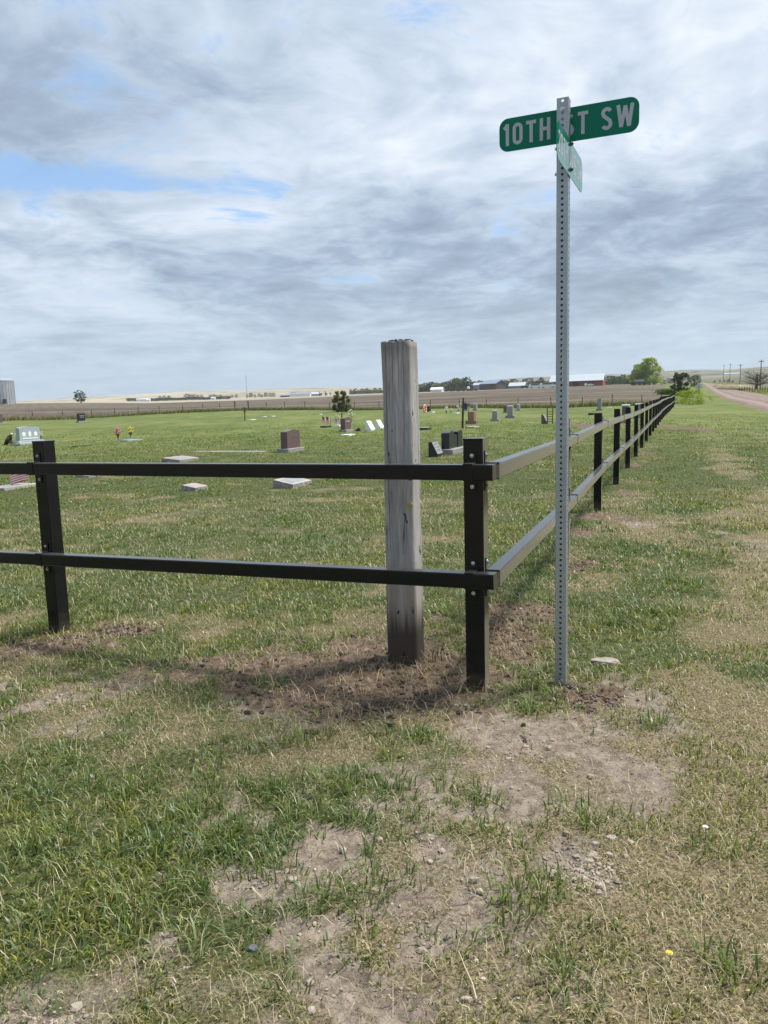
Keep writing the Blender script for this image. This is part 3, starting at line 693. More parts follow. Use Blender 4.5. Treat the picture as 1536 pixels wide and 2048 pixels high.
    extra = [(1100, 1785, 1.3), (640, 1560, 1.2), (780, 1590, 1.1), (700, 1590, 1.2), (1170, 1630, 1.), (1335, 1330, 1.2), (960, 1410, .9), (1240, 1650, .9), (1065, 1410, .9), (640, 1820, 1.0), (1010, 1860, 1.1),
             (1230, 1250, 1.2), (1160, 1210, 1.), (560, 1600, 1.3), (480, 1570, 1.3), (380, 1640, 1.4), (440, 1690, 1.3), (300, 1700, 1.3), (240, 1600, 1.2), (120, 1700, 1.2), (60, 1690, 1.2), (1090, 1255, 1.1), (600, 1480, 1.2), (840, 1470, 1.),
             (700, 1800, 1.1), (760, 1790, .9), (1040, 1700, .9), (420, 1370, 1.0), (300, 1390, 1.0), (160, 1330, .9), (1310, 1450, 1.1), (1100, 1200, 1.1), (250, 1830, 1.1), (1120, 1970, 1.0), (1480, 1950, 1.2), (1420, 1700, 1.), (900, 1590, 1.1), (970, 1600, 1)]
    ex = [hit(a, b)[:2] for a, b, c in extra]
    sc_ = np.concatenate([rng.uniform(.6, 1.1, len(tx)), [c for a, b, c in extra]*3])
    jx = lambda s: np.array([e[0] for e in ex])+rng.normal(0, s, len(ex)); jy = lambda s: np.array([e[1] for e in ex])+rng.normal(0, s, len(ex))
    tx = np.concatenate([tx, jx(.01), jx(.06), jx(.08)]); ty = np.concatenate([ty, jy(.01), jy(.06), jy(.08)])
    per = 26; n = len(tx)*per; X = np.repeat(tx, per)+rng.normal(0, .035, n); Y = np.repeat(ty, per)+rng.normal(0, .035, n); s = np.repeat(sc_, per)
    H = rng.uniform(.035, .092, n)*s; Wd = rng.uniform(.0034, .0072, n)*np.maximum(1, np.hypot(X, Y)/3.5)**.5
    hue = np.repeat(rng.random(len(tx)), per)[:, None]
    tint = (GREENS[1]*hue+GREENS[3]*1.1*(1-hue))*(.55+.75*rng.random((n, 1)))
    az = np.arctan2(Y-np.repeat(ty, per), X-np.repeat(tx, per))+rng.normal(0, .5, n)
    parts.append(blades(X, Y, H, Wd, np.abs(rng.normal(.8, .42, n)), az, tint))
    blade_object('grass', parts, 'short patchy green and straw coloured grass of the lawn and verge')
make_grass()

def back_weeds():
    """taller weeds and dry stalks along the wire fence at the back"""
    n = 52000; t = rng.uniform(tcol(-250), tcol(1345), n); Yb = back_fence_Y(t)+rng.normal(.4, .8, n)-.2; X = t*Yb
    g = rng.random(n) < np.interp(t, [tcol(0), tcol(300), tcol(500), tcol(1345)], [.62, .75, .88, .9])
    H = np.where(g, rng.uniform(.15, .48, n), rng.uniform(.3, .85, n))*np.clip(.5+fbm(X*.25, Yb*.25, 5, 3), .4, 1.4)
    tint = np.where(g[:, None], GREENS[rng.integers(0, 4, n)]*.72, STRAWS[rng.integers(0, 5, n)]*.8)*(.7+.5*rng.random((n, 1)))
    a = blades(X, Yb, H, rng.uniform(.03, .07, n), rng.uniform(.05, .5, n), rng.uniform(0, 6.28, n), tint, z=land(X, Yb)-.03)
    tag(blade_object('weeds', [a], 'strip of taller weeds and dry stalks under the wire fence behind the graves'), cat='weeds')
    # rough stubble behind the wire
    n = 26000; t = rng.uniform(tcol(-200), tcol(1330), n); Yb = back_fence_Y(t)+1.5+rng.random(n)**1.7*14; X = t*Yb
    tint = STRAWS[rng.integers(0, 5, n)]*(.35+.5*rng.random((n, 1)))
    a = blades(X, Yb, rng.uniform(.10, .35, n), rng.uniform(.03, .06, n), rng.uniform(.1, .7, n), rng.uniform(0, 6.28, n), tint, z=land(X, Yb)-.03)
    tag(blade_object('stubble', [a], 'dry stubble in the ploughed field beyond the wire fence'), cat='stubble')
    # roadside grasses at the end of the black fence and right of the road
    n = 30000; s = rng.uniform(60, 230, n); off = np.where(rng.random(n) < .35, rng.uniform(14.8, 19, n), rng.uniform(19, 60, n))
    X = RUN[0][0]+UR[0]*s+NR[0]*off; Y = RUN[0][1]+UR[1]*s+NR[1]*off
    tint = np.where(fbm(X*.06, Y*.06, 3, 3)[:, None] > .52, STRAWS[rng.integers(0, 5, n)]*.95, GREENS[rng.integers(0, 5, n)])*(.7+.5*rng.random((n, 1)))
    a = blades(X, Y, rng.uniform(.15, .5, n), rng.uniform(.05, .12, n), rng.uniform(.1, .7, n), rng.uniform(0, 6.28, n), tint, z=land(X, Y)-.03)
    tag(blade_object('roadside_grass', [a], 'rough mixed green and dry grass on the far side of the gravel road'), cat='grass')
back_weeds()

def pebbles():
    mb = MB(); mb2 = MB()
    for k in range(3800):
        src = random.random()
        cand = PW[random.randrange(len(PW))] if src < .7 else None
        if cand:
            if cand[2] > 6: continue
            x = cand[1]+random.gauss(0, .5)*cand[3]; y = cand[2]+random.gauss(0, .5)*cand[4]
        else:
            c = hit(1170+random.gauss(0, 40), 1740+random.gauss(0, 22)) if src < .9 else hit(1060+random.gauss(0, 90), 1500+random.gauss(0, 25)); x, y = c[0], c[1]
        s = random.choice((.0015, .002, .0025, .003, .004, .005)) if random.random() < .965 else random.uniform(.007, .013)
        mb.ball((x, y, gz1(x, y)+s*.3), (s*random.uniform(.8, 1.5), s*random.uniform(.8, 1.4), s*random.uniform(.5, .9)), 6, 4, .5, k)
    o = mb.build('pebbles', simple('pebble', (.32, .27, .22), .9, var=.5, scale=3.0)); tag(o, 'small pale pebbles and gravel scattered on the bare soil', 'pebbles', kind='stuff')
    # crumbs of turned earth in the dug strips
    for k in range(1900):
        cand = random.choice([p for p in PW if p[0] == 'dug' and p[2] < 7])
        x = cand[1]+random.gauss(0, .55)*cand[3]; y = cand[2]+random.gauss(0, .55)*cand[4]
        s = random.choice((.004, .006, .009, .013)) if random.random() < .95 else .02
        mb2.ball((x, y, gz1(x, y)+s*.25), (s*random.uniform(.8, 1.4), s*random.uniform(.8, 1.4), s*random.uniform(.6, .9)), 6, 4, .6, k)
    o = mb2.build('soil_clods', simple('clod', (.095, .070, .052), .95, var=.45, scale=3.0)); tag(o, 'crumbled brown clods of dug earth round the posts', 'soil', kind='stuff')
pebbles()

# ================================================================== BLACK FENCE
PH = 1.32; PW_ = .102; RH = .078; RD = .072
ZT = at(945, 928, C0[1]-.06)[2]; ZB = at(948, 1143, C0[1]-.06)[2]        # tops of the two rails
fence = empty('post_and_rail_fence', (C0[0], C0[1], 0), 0, 'black two rail steel fence turning the corner around the cemetery lawn', 'fence')
FM = Matrix.Translation((-C0[0], -C0[1], 0))
def fpart(mb, name, mat, parent=None):
    me = mb.mesh(name); me.transform(FM) if parent is None else None
    if parent is not None: me.transform(FM)
    return link(name, me, mat, parent or fence)
def post_at(x, y, dirv, h=PH, lean=(0, 0)):
    ang = math.atan2(dirv[1], dirv[0]); z = gz1(x, y)
    m = Matrix.Translation((x, y, z)) @ Matrix.Rotation(ang, 4, 'Z') @ Matrix.Rotation(lean[0], 4, 'X') @ Matrix.Rotation(lean[1], 4, 'Y')
    mb = MB(); mb.box((0, 0, h/2-.12), (PW_, PW_, h+.24-.006), m, .004)
    mb.box((0, 0, h-.0025), (PW_+.0014, PW_+.0014, .009), m, .002)         # cap
    return fpart(mb, 'post', M['black_paint']), z, ang
def bracket(x, y, zt, dirv, nv, detail=True):
    """steel strap folded over the rail, a bolted tab above and below; nv points away from the post"""
    m = Matrix(((dirv[0], nv[0], 0, x), (dirv[1], nv[1], 0, y), (0, 0, 1, zt), (0, 0, 0, 1)))
    mb = MB(); t = .004; w = .05 if detail else .02
    y0 = PW_/2+.0015; y1 = PW_/2+RD+.001
    mb.box((0, y1+t/2, -RH/2), (w, t, RH+2*t), m); mb.box((0, (y0+y1)/2, t/2+.0005), (w, y1-y0, t), m); mb.box((0, (y0+y1)/2, -RH-t/2-.0005), (w, y1-y0, t), m)
    if detail:
        mb.box((0, y0+t/2+.0005, .034), (.042, t, .060), m, .0012); mb.box((0, y0+t/2+.0005, -RH-.034), (.042, t, .060), m, .0012)
    o = fpart(mb, 'bracket', M['black_paint'])
    if detail:
        for zz in (.040, -RH-.040):
            b = MB()
            c = m @ Vector((0, y0+t+.001, zz)); c2 = m @ Vector((0, y0+t+.003, zz)); c3 = m @ Vector((0, y0+t+.009, zz)); c4 = m @ Vector((0, y0+t+.0105, zz))
            b.tube([c, c2], [.0105, .0105], 14); b.tube([c2, c3, c4], [.0075, .007, .004], 6)
            fpart(b, 'bolt', M['silver_bolt'], o)
def rail(p, q, nv, ext0=0.0, ext1=0.0):
    """p, q: (x, y, ztop) on the post centres; the rail runs on the nv side of the posts"""
    p = Vector(p); q = Vector(q); n = Vector((nv[0], nv[1], 0)); off = n*(PW_/2+RD/2+.002)
    d = (q-p).normalized(); a = p+off-d*ext0; b = q+off+d*ext1
    up = n.cross(d).normalized(); up = up if up.z > 0 else -up; bv = .005; V = []
    prof = [(-RD/2+bv, 0), (RD/2-bv, 0), (RD/2, -bv), (RD/2, -RH+bv), (RD/2-bv, -RH), (-RD/2+bv, -RH), (-RD/2, -RH+bv), (-RD/2, -bv)]
    for e in (a, b):
        for u, w in prof: V.append(e+n*u+up*w)
    mb = MB(); k = len(prof)
    mb.add(V, [tuple(range(k)), tuple(range(2*k-1, k-1, -1))]+[(i, k+i, k+(i+1) % k, (i+1) % k) for i in range(k)])
    return fpart(mb, 'rail', M['black_paint'])
NL = np.array([UL[1], -UL[0]]); NL = NL if NL[1] < 0 else -NL         # towards the camera
NRo = NR                                                            # towards the road
# corner post
zc0 = gz1(C0[0], C0[1]); post_at(C0[0], C0[1], UR, PH+.0)
ddz = {0: 0.0}
# right run
tops = []
for i, (x, y) in enumerate(RUN):
    z = gz1(x, y) if i else zc0
    jit = random.uniform(-.012, .012) if i else 0
    tops.append(z+jit)
    if i: post_at(x, y, UR, PH+random.uniform(-.015, .02), (random.uniform(-.006, .006), random.uniform(-.006, .006)))
zrel_t, zrel_b = ZT-zc0, ZB-zc0
for i in range(len(RUN)-1):
    for zr in (zrel_t, zrel_b):
        e = .012
        rail((RUN[i][0], RUN[i][1], tops[i]+zr), (RUN[i+1][0], RUN[i+1][1], tops[i+1]+zr), NRo, .049 if i == 0 else -.002, -.002)
for i in range(len(RUN)):
    for zr in (zrel_t, zrel_b):
        bx, by = (RUN[i][0], RUN[i][1])
        bracket(bx, by, tops[i]+zr+.0015, UR, NRo, i < 8)
# left run
LPS = [np.array([C0[0], C0[1]])+UL*SPL*k for k in range(0, 3)]
lt = [0.0]
zt_l = at(80, 924.5, LPS[1][1]-.06)[2]; zb_l = at(92, 1105, LPS[1][1]-.06)[2]
for k in (1, 2):
    z = gz1(*LPS[k]); post_at(LPS[k][0], LPS[k][1], -UL, PH)
top_l = [ZT, zt_l, 2*zt_l-ZT]; bot_l = [ZB, zb_l, 2*zb_l-ZB]
for tl in (top_l, bot_l):
    for k in range(2):
        rail((LPS[k][0], LPS[k][1], tl[k]), (LPS[k+1][0], LPS[k+1][1], tl[k+1]), NL, .1275 if k == 0 else -.002, -.002)
    for k in range(3):
        bracket(LPS[k][0], LPS[k][1], tl[k]+.0015, -UL, NL, True)

# ================================================================== WOODEN POST
def timber_post():
    c = hit(807, 1322); x, y = c[0]+.020, c[1]+.035; z = gz1(x, y)
    root = empty('wooden_post', (x, y, z), rad(-20), 'thick weathered grey timber post with cracked top and dark soil-stained foot', 'post')
    h = 1.850; w0 = .0945; w1 = .0885; n = 40; lev = 56; ch = .028
    V = []; Fc = []
    def prof(w, k):
        a = 2*math.pi*k/n; ca, sa = math.cos(a), math.sin(a); p = 6.5
        r = w/((abs(ca)**p+abs(sa)**p)**(1/p)); return r*ca, r*sa
    for L in range(lev+1):
        f = L/lev; zz = -.12+f*(h+.12); w = w0+(w1-w0)*f
        for k in range(n):
            px, py = prof(w, k); ang = 2*math.pi*k/n
            q = mnoise.noise(Vector((px*14, py*14, zz*1.1)))*.004+mnoise.noise(Vector((px*60, py*60, zz*2.2)))*.0022
            edge = abs(math.cos(2*ang)); wear = (1-edge)*max(0, mnoise.noise(Vector((ang*2, 3, zz*3.5))))*.013
            s = 1+(q-wear)/w; zx = zz+(mnoise.noise(Vector((px*40, py*40, 7)))*.014 if L == lev else 0)
            V.append((px*s, py*s, zx))
        if L:
            for k in range(n):
                j = (k+1) % n; Fc.append(((L-1)*n+k, (L-1)*n+j, L*n+j, L*n+k))
    base = lev*n
    for ring, f in ((1, .7), (2, .4), (3, .12)):
        for k in range(n):
            px, py, pz = V[base+k]; V.append((px*f, py*f, h+mnoise.noise(Vector((px*f*50, py*f*50, 3)))*.010+.003*ring))
        for k in range(n):
            j = (k+1) % n; a = base+(ring-1)*n; b = base+ring*n; Fc.append((a+k, a+j, b+j, b+k))
    Fc.append(tuple(base+3*n+k for k in range(n)))
    mb = MB(); mb.add(V, Fc); o = mb.build('timber', M['timber'], root)
    o.data.polygons.foreach_set('use_smooth', [len(p.vertices) == 4 for p in o.data.polygons])
    mm = MB()
    for k in range(46):
        px = random.uniform(-.06, .085); py = random.uniform(-.07, .085)
        mm.ball((px*.8, py*.8, h+.004), (random.uniform(.008, .018), random.uniform(.008, .018), random.uniform(.004, .011)), 7, 5, .6, k)
    mm.build('moss', M['moss'], root)
    # round brass tag nailed near the right edge of the front face
    tz = at(832, 1010, y-.1)[2]-z; tg = MB(); tx = .074; fy = -.0935-.0005
    ring = lambda r0, r1, yy, d: [(tx+r*math.cos(2*math.pi*k/24), yy, tz+r*math.sin(2*math.pi*k/24)) for r in (r0, r1) for k in range(24)]
    tg.tube([(tx, fy+.004, tz), (tx, fy-.002, tz)], .0165, 26)
    t = tg.build('tag', M['tag_gold'], root); t['label'] = 'round brass tag nailed to the timber'
    for rr_, nm in ((.0125, 'tag_ring'), (.006, 'tag_ring')):
        mt = MB(); pts = [(tx+rr_*math.cos(2*math.pi*k/24), fy-.0024, tz+rr_*math.sin(2*math.pi*k/24)) for k in range(25)]
        mt.tube(pts, .0009, 5, False); mt.build(nm, M['dark_wood'], t)
    return root
timber_post()

# ================================================================== STREET SIGN
def stroke(mb, pts, w, closed=False, z=0.0, tf=None):
    """thick polyline with mitred joints in the x, y plane, as a thin plate"""
    P = [Vector((p[0], p[1])) for p in pts]; n = len(P); L = []; R_ = []
    for i in range(n):
        a = P[i-1] if (i > 0 or closed) else None; b = P[(i+1) % n] if (i < n-1 or closed) else None
        d1 = (P[i]-a).normalized() if a is not None else (b-P[i]).normalized(); d2 = (b-P[i]).normalized() if b is not None else d1
        n1 = Vector((-d1.y, d1.x)); n2 = Vector((-d2.y, d2.x)); m = (n1+n2)
        m = n1 if m.length < .2 else m.normalized(); k = w/2/max(.45, m.dot(n1))
        L.append(P[i]+m*k); R_.append(P[i]-m*k)
    V = []
    for q in (L, R_):
        for p in q: V.append(tf(p.x, p.y, z))
    for q in (L, R_):
        for p in q: V.append(tf(p.x, p.y, z-.0006))
    Fc = []; m_ = n if closed else n-1
    for i in range(m_):
        j = (i+1) % n
        Fc += [(i, j, n+j, n+i), (2*n+i, 3*n+i, 3*n+j, 2*n+j), (i, 2*n+i, 2*n+j, j), (n+i, n+j, 3*n+j, 3*n+i)]
    mb.add(V, Fc)
def arc(cx, cy, rx, ry, a0, a1, n=10):
    return [(cx+rx*math.cos(rad(a0+(a1-a0)*i/n)), cy+ry*math.sin(rad(a0+(a1-a0)*i/n))) for i in range(n+1)]
GL = {}   # letters one unit high, stroke .17; value = (width, [polyline, closed])
s_ = .17/2
GL['1'] = (.26, [([(.17, 0), (.17, 1)], 0), ([(0.0, .78), (.09, .84), (.165, .955)], 0)])
GL['0'] = (.50, [(arc(.25, 1-.25, .25-s_, .25-s_, 0, 180, 10)+arc(.25, .25, .25-s_, .25-s_, 180, 360, 10), 1)])
GL['T'] = (.48, [([(.24, 0), (.24, .86)], 0), ([(0, 1-s_), (.48, 1-s_)], 0)])
GL['H'] = (.52, [([(s_, 0), (s_, 1)], 0), ([(.52-s_, 0), (.52-s_, 1)], 0), ([(s_+.08, .52), (.52-s_-.08, .52)], 0)])
GL['S'] = (.52, [(arc(.26, .735, .175, .18, 25, 180, 9)+[(.13, .62), (.26, .51), (.39, .40)]+arc(.26, .265, .175, .18, 0, -155, 9), 0)])
GL['W'] = (.78, [([(.075, 1), (.215, .03)], 0), ([(.215, .03), (.39, .93)], 0), ([(.39, .93), (.565, .03)], 0), ([(.565, .03), (.705, 1)], 0)])
GL['A'] = (.58, [([(.07, 0), (.29, .97)], 0), ([(.29, .97), (.51, 0)], 0), ([(.17, .28), (.41, .28)], 0)])
GL['V'] = (.56, [([(.07, 1), (.28, .03)], 0), ([(.28, .03), (.49, 1)], 0)])
GL['E'] = (.44, [([(s_, 0), (s_, 1)], 0), ([(s_+.08, 1-s_), (.44, 1-s_)], 0), ([(s_+.08, .52), (.40, .52)], 0), ([(s_+.08, s_), (.44, s_)], 0)])
GL['2'] = (.50, [(arc(.25, .73, .175, .185, 160, -20, 10)+[(.36, .52), (.10, .17)], 0), ([(.05, s_), (.49, s_)], 0)])
def write(text, H, tf, width, xsc=1.0, gap=.17, space=.42, parent=None):
    tot = 0
    for i, ch in enumerate(text): tot += space if ch == ' ' else GL[ch][0]+gap
    tot -= gap; k = width/tot; out = []; x = -width/2
    for ch in text:
        if ch == ' ': x += space*k; continue
        w, st = GL[ch]; mb = MB()
        for pts, cl in st:
            z = .0006+.00004*random.random()
            stroke(mb, [(x+p[0]*k, (p[1]-.5)*H) for p in pts], .155*min(k, H)*1.02, bool(cl), z, tf)
        out.append(mb.build('letter', M['sign_white'], parent)); x += (w+gap)*k
    return out
def plate(w, h, t, r, n=8):
    o = []
    for cx, cy, a in ((w/2-r, h/2-r, 0), (-w/2+r, h/2-r, 90), (-w/2+r, -h/2+r, 180), (w/2-r, -h/2+r, 270)):
        o += [(cx+r*math.cos(rad(a+90*i/n)), cy+r*math.sin(rad(a+90*i/n))) for i in range(n+1)]
    return o
def perforated_tube(root, w, h, z0, pitch=.0280, hr=.0066, wall=.0026, corner=.004):
    """square steel tube with a row of real round holes down all four sides"""
    nz = int((h-z0)/pitch); n = 12; mb = MB(); hw = w/2-corner
    for side in range(4):
        m = Matrix.Rotation(side*math.pi/2, 4, 'Z')
        for c in range(nz):
            zc = z0+(c+.5)*pitch; V = []
            outer = []
            for k in range(n):
                a = 2*math.pi*k/n+math.pi/n; cx, cz = math.cos(a), math.sin(a); s = 1/max(abs(cx), abs(cz))
                outer.append((cx*s*hr*1.6, cz*s*pitch/2))
            cor = [(hr*1.6, pitch/2), (-hr*1.6, pitch/2), (-hr*1.6, -pitch/2), (hr*1.6, -pitch/2)]
            hole = [(hr*math.cos(2*math.pi*k/n+math.pi/n), hr*math.sin(2*math.pi*k/n+math.pi/n)) for k in range(n)]
            yy = -w/2
            V = [(x, yy, zc+z) for x, z in outer]+[(x, yy, zc+z) for x, z in hole]+[(x, yy+wall, zc+z) for x, z in hole]
            Fc = []
            for k in range(n):
                j = (k+1) % n; Fc += [(k, j, n+j, n+k), (n+k, n+j, 2*n+j, 2*n+k)]
            # corners of the cell
            base = len(V); V += [(x, yy, zc+z) for x, z in cor]
            for q in range(4):
                a0 = math.pi/4+q*math.pi/2
                ks = [k for k in range(n)]
                best = sorted(ks, key=lambda k: abs(((2*math.pi*k/n+math.pi/n-a0+math.pi) % (2*math.pi))-math.pi))[:2]
                Fc.append((best[0], best[1], base+q))
            # flat either side
            i0 = len(V); V += [(-hw, yy, zc-pitch/2), (-hr*1.6, yy, zc-pitch/2), (-hr*1.6, yy, zc+pitch/2), (-hw, yy, zc+pitch/2), (hr*1.6, yy, zc-pitch/2), (hw, yy, zc-pitch/2), (hw, yy, zc+pitch/2), (hr*1.6, yy, zc+pitch/2)]
            Fc += [(i0, i0+1, i0+2, i0+3), (i0+4, i0+5, i0+6, i0+7)]
            mb.add([m @ Vector(v) for v in V], Fc)
        za, zb = z0, z0+nz*pitch; pts = [(hw+corner*math.sin(rad(a)), -(w/2-corner)-corner*math.cos(rad(a))) for a in (0, 22.5, 45, 67.5, 90)]
        V = [(x, y, z) for z in (za, zb) for x, y in pts]; mb.add([m @ Vector(v) for v in V], [(i, i+1, 6+i, 5+i) for i in range(4)])
        # inner face strips, so the wall has thickness at the open top, and the rim
        iw = w/2-wall
        mb.add([m @ Vector(v) for v in ((-iw, -iw, zb-.05), (iw, -iw, zb-.05), (iw, -iw, zb), (-iw, -iw, zb))][0:0], [])
        mb.add([m @ Vector(v) for v in ((-w/2+.001, -w/2, zb), (w/2-.001, -w/2, zb), (iw, -iw, zb), (-iw, -iw, zb))], [(0, 1, 2, 3)])
    me = mb.mesh('steel_post', recalc=False)
    bm = bmesh.new(); bm.from_mesh(me); bmesh.ops.remove_doubles(bm, verts=bm.verts, dist=.0002); bmesh.ops.recalc_face_normals(bm, faces=bm.faces); bm.to_mesh(me); bm.free()
    return link('steel_post', me, M['galv'], root)
def street_sign():
    b = hit(1125, 1372); x, y = b[0], b[1]+.03; z = gz1(x, y); SA = rad(-23.5)    # front of the square post faces azimuth 203.5
    root = empty('street_sign', (x, y, z), SA, 'galvanised perforated steel post with two green street name blades', 'street sign')
    w = .0575; ztop = at(1129, 199, y)[2]-z
    zstart = -.10; n = round((ztop-zstart)/.0280); perforated_tube(root, w, ztop, ztop-n*.0280)
    inner = MB(); iw = w/2-.0045   # inner tube that the holes look into, open at the top so the sky shows through the first hole
    # blade behind the post: 10TH ST SW
    zc = (at(1128, 217, y+.03)[2]+at(1128, 285.5, y+.03)[2])/2-z
    hh = abs(at(1128, 217, y+.03)[2]-at(1128, 285.5, y+.03)[2]); ww = .672
    B = Matrix.Translation((0, w/2+.003, zc))
    cxo = .010
    mb = MB(); mb.prism([(p[0]+cxo, p[1]) for p in plate(ww, hh, 0, .045)], 0, .0025, 'y', B); bl = mb.build('name_blade', M['sign_green'], root); bl['label'] = 'green blade reading 10TH ST SW behind the steel post'
    tf = lambda X, Yv, Z: B @ Vector((X+cxo, -Z, Yv))
    write('10TH ST SW', hh*.66, tf, ww*.93, gap=.17, space=.42, parent=bl)
    # blade on the right side of the post: 20TH AVE SW
    z2 = (at(1143, 283, y)[2]+at(1143, 357, y)[2])/2-z; h2 = abs(at(1143, 283, y)[2]-at(1143, 357, y)[2])
    B2 = Matrix.Translation((w/2+.0035, 0, z2)) @ Matrix.Rotation(math.pi/2, 4, 'Z')
    mb = MB(); mb.prism(plate(.70, h2*.97, 0, .045), -.0025, 0, 'y', B2); b2 = mb.build('name_blade', M['sign_gloss'], root); b2['label'] = 'glossy green blade reading 20TH AVE SW seen almost edge-on'
    tf2 = lambda X, Yv, Z: B2 @ Vector((X, -.0025-Z, Yv))
    write('20TH AVE SW', h2*.58, tf2, .63, gap=.15, space=.36, parent=b2)
    def bolt(p, d, r=.0085, l=.007):
        q = MB(); p = Vector(p); d = Vector(d); q.tube([p, p+d*.002], r*1.35, 14); q.tube([p+d*.002, p+d*(.002+l)], r, 6); q.tube([p+d*(.002+l), p+d*(.006+l)], r*.5, 8)
        q.build('bolt', M['dark_metal'] if d.x > .5 else M['silver_bolt'], root)
    bolt((0, -w/2-.0002, zc+hh*.36), (0, -1, 0))
    for yy in (290, 341):
        zz = at(1143, yy, y)[2]-z
        bolt((w/2+.0065, -.0, zz), (1, 0, 0)); bolt((-w/2-.0002, 0, zz-.012), (-1, 0, 0))
street_sign()

# ================================================================== GRAVES
YAW = rad(69)      # the stones face azimuth 111, along the fence's own grid
def stone_mats(kind): return M[kind]
def survey(px, py): c = hit(px, py); return c, c[1]/F
def outline(w, h, top):
    if top == 'flat': return [(-w/2, 0), (w/2, 0), (w/2, h), (-w/2, h)]
    if top == 'serp':
        p = [(-w/2, 0), (w/2, 0), (w/2, h*.90)]
        for i in range(9):
            t = i/8; x = w/2-w*t; p.append((x, h*(.90+.10*math.sin(math.pi*t)**.8)))
        return p+[(-w/2, h*.90)][:0]
    if top == 'arch':
        return [(-w/2, 0), (w/2, 0)]+[(w/2*math.cos(rad(a)), h*.82+h*.18*math.sin(rad(a))) for a in range(0, 181, 18)]
    if top == 'peak': return [(-w/2, 0), (w/2, 0), (w/2, h*.90), (w*.18, h*.97), (0, h), (-w*.18, h*.97), (-w/2, h*.90)]
def upright(px, py, w, h, t, mat, label, top='serp', base=True, basemat='rough_granite', yaw=YAW, cat='headstone', name='headstone', letters=True, bh=None, lm='letter', rows=2):
    c, s = survey(px, py); h = h*s; root = empty(name, tuple(c), yaw, label, cat, 'upright headstones on the cemetery lawn')
    b = (bh*s if bh else min(.16, h*.16)) if base else 0
    if base: MB().box((0, 0, b/2-.03), (w*1.28, t*1.75, b+.06), None, .012).build('base', M[basemat], root)
    MB().prism([(u, v+b+.001) for u, v in outline(w, h-b, top)], -t/2, t/2).build('tablet', M[mat], root)
    if letters:
        mb = MB(); r2 = random.Random(int(px)); H = h-b
        for k in range(rows):
            zz = b+H*(.68-.2*k); x = -w*.34*(1 if k == 0 else .8); hh = H*(.085 if k == 0 else .05)
            while x < w*.30*(1 if k == 0 else .8):
                q = r2.uniform(.03, .06)*w/1.0; mb.box((x+q/2, -t/2-.002, zz), (q*.62, .004, hh*r2.uniform(.8, 1.1))); x += q*1.15
        mb.build('inscription', M[lm], root)
    return root, c, s
def flat_marker(px, py, w, d, h, mat, label, yaw=YAW, side=None, tilt=0, name='grave_marker', plaque=None):
    c, s = survey(px, py); root = empty(name, tuple(c), yaw, label, 'grave marker', 'low grave markers in the grass')
    # bevelled: the front edge is lower than the back
    hf = h*(1-tilt); pr = [(-d/2, -.06), (-d/2, hf), (d/2, h), (d/2, -.06)]
    MB().prism(pr, -w/2, w/2, 'x').build('slab', M[side or mat], root)
    top = [(-d/2+.01, hf+.001), (-d/2+.01, hf+.006), (d/2-.01, h+.006), (d/2-.01, h+.001)]
    MB().prism(top, -w/2+.01, w/2-.01, 'x').build('face', M[mat], root)
    if plaque:
        k = (h-hf)/d; f = lambda v: hf+(v+d/2)*k+.006
        MB().prism([(-d*.32, f(-d*.32)), (-d*.32, f(-d*.32)+.004), (d*.32, f(d*.32)+.004), (d*.32, f(d*.32))], -w*.36, w*.36, 'x').build('plaque', M[plaque], root)
    return root
def slant(px, py, w, h, mat, label, lm='letter', yaw=YAW, arched=False, side=None):
    c, s = survey(px, py); h = h*s; d = h*.62; root = empty('headstone', tuple(c), yaw, label, 'headstone', 'slanted grave stones')
    pr = [(-d/2, -.05), (-d/2, .07), (d/2-.09, h), (d/2, h*.98), (d/2, -.05)]
    if arched:
        pr = [(-d/2, -.05), (-d/2, .08), (-.10*d, h*.55), (.14*d, h*.86), (.30*d, h*.97), (.42*d, h), (d/2, h*.95), (d/2, -.05)]
    MB().prism(pr, -w/2, w/2, 'x').build('tablet', M[mat], root)
    sl = (h-.07)/(d-.09); ang = math.atan(sl); L = math.hypot(h-.07, d-.09)
    if not arched:
        m = Matrix.Translation((0, -d/2, .07)) @ Matrix.Rotation(ang, 4, 'X')
        MB().box((0, L/2, .002), (w*.97, L*.94, .006), m).build('face', M[side or 'grey_granite'], root)
        mb = MB(); r2 = random.Random(int(px))
        for k in range(3):
            x = -w*.32
            while x < w*.3: q = r2.uniform(.05, .1)*w; mb.box((x+q/2, L*(.78-.24*k), .0065), (q*.7, L*.09, .003), m); x += q*1.2
        mb.build('inscription', M[lm], root)
    return root

# grey-brown wide stone at the left edge
upright(-12, 849, 2.2, 20, .35, 'brown_granite', 'wide low grey-brown headstone cut by the left edge of the picture', 'flat', basemat='grey_granite', letters=False)
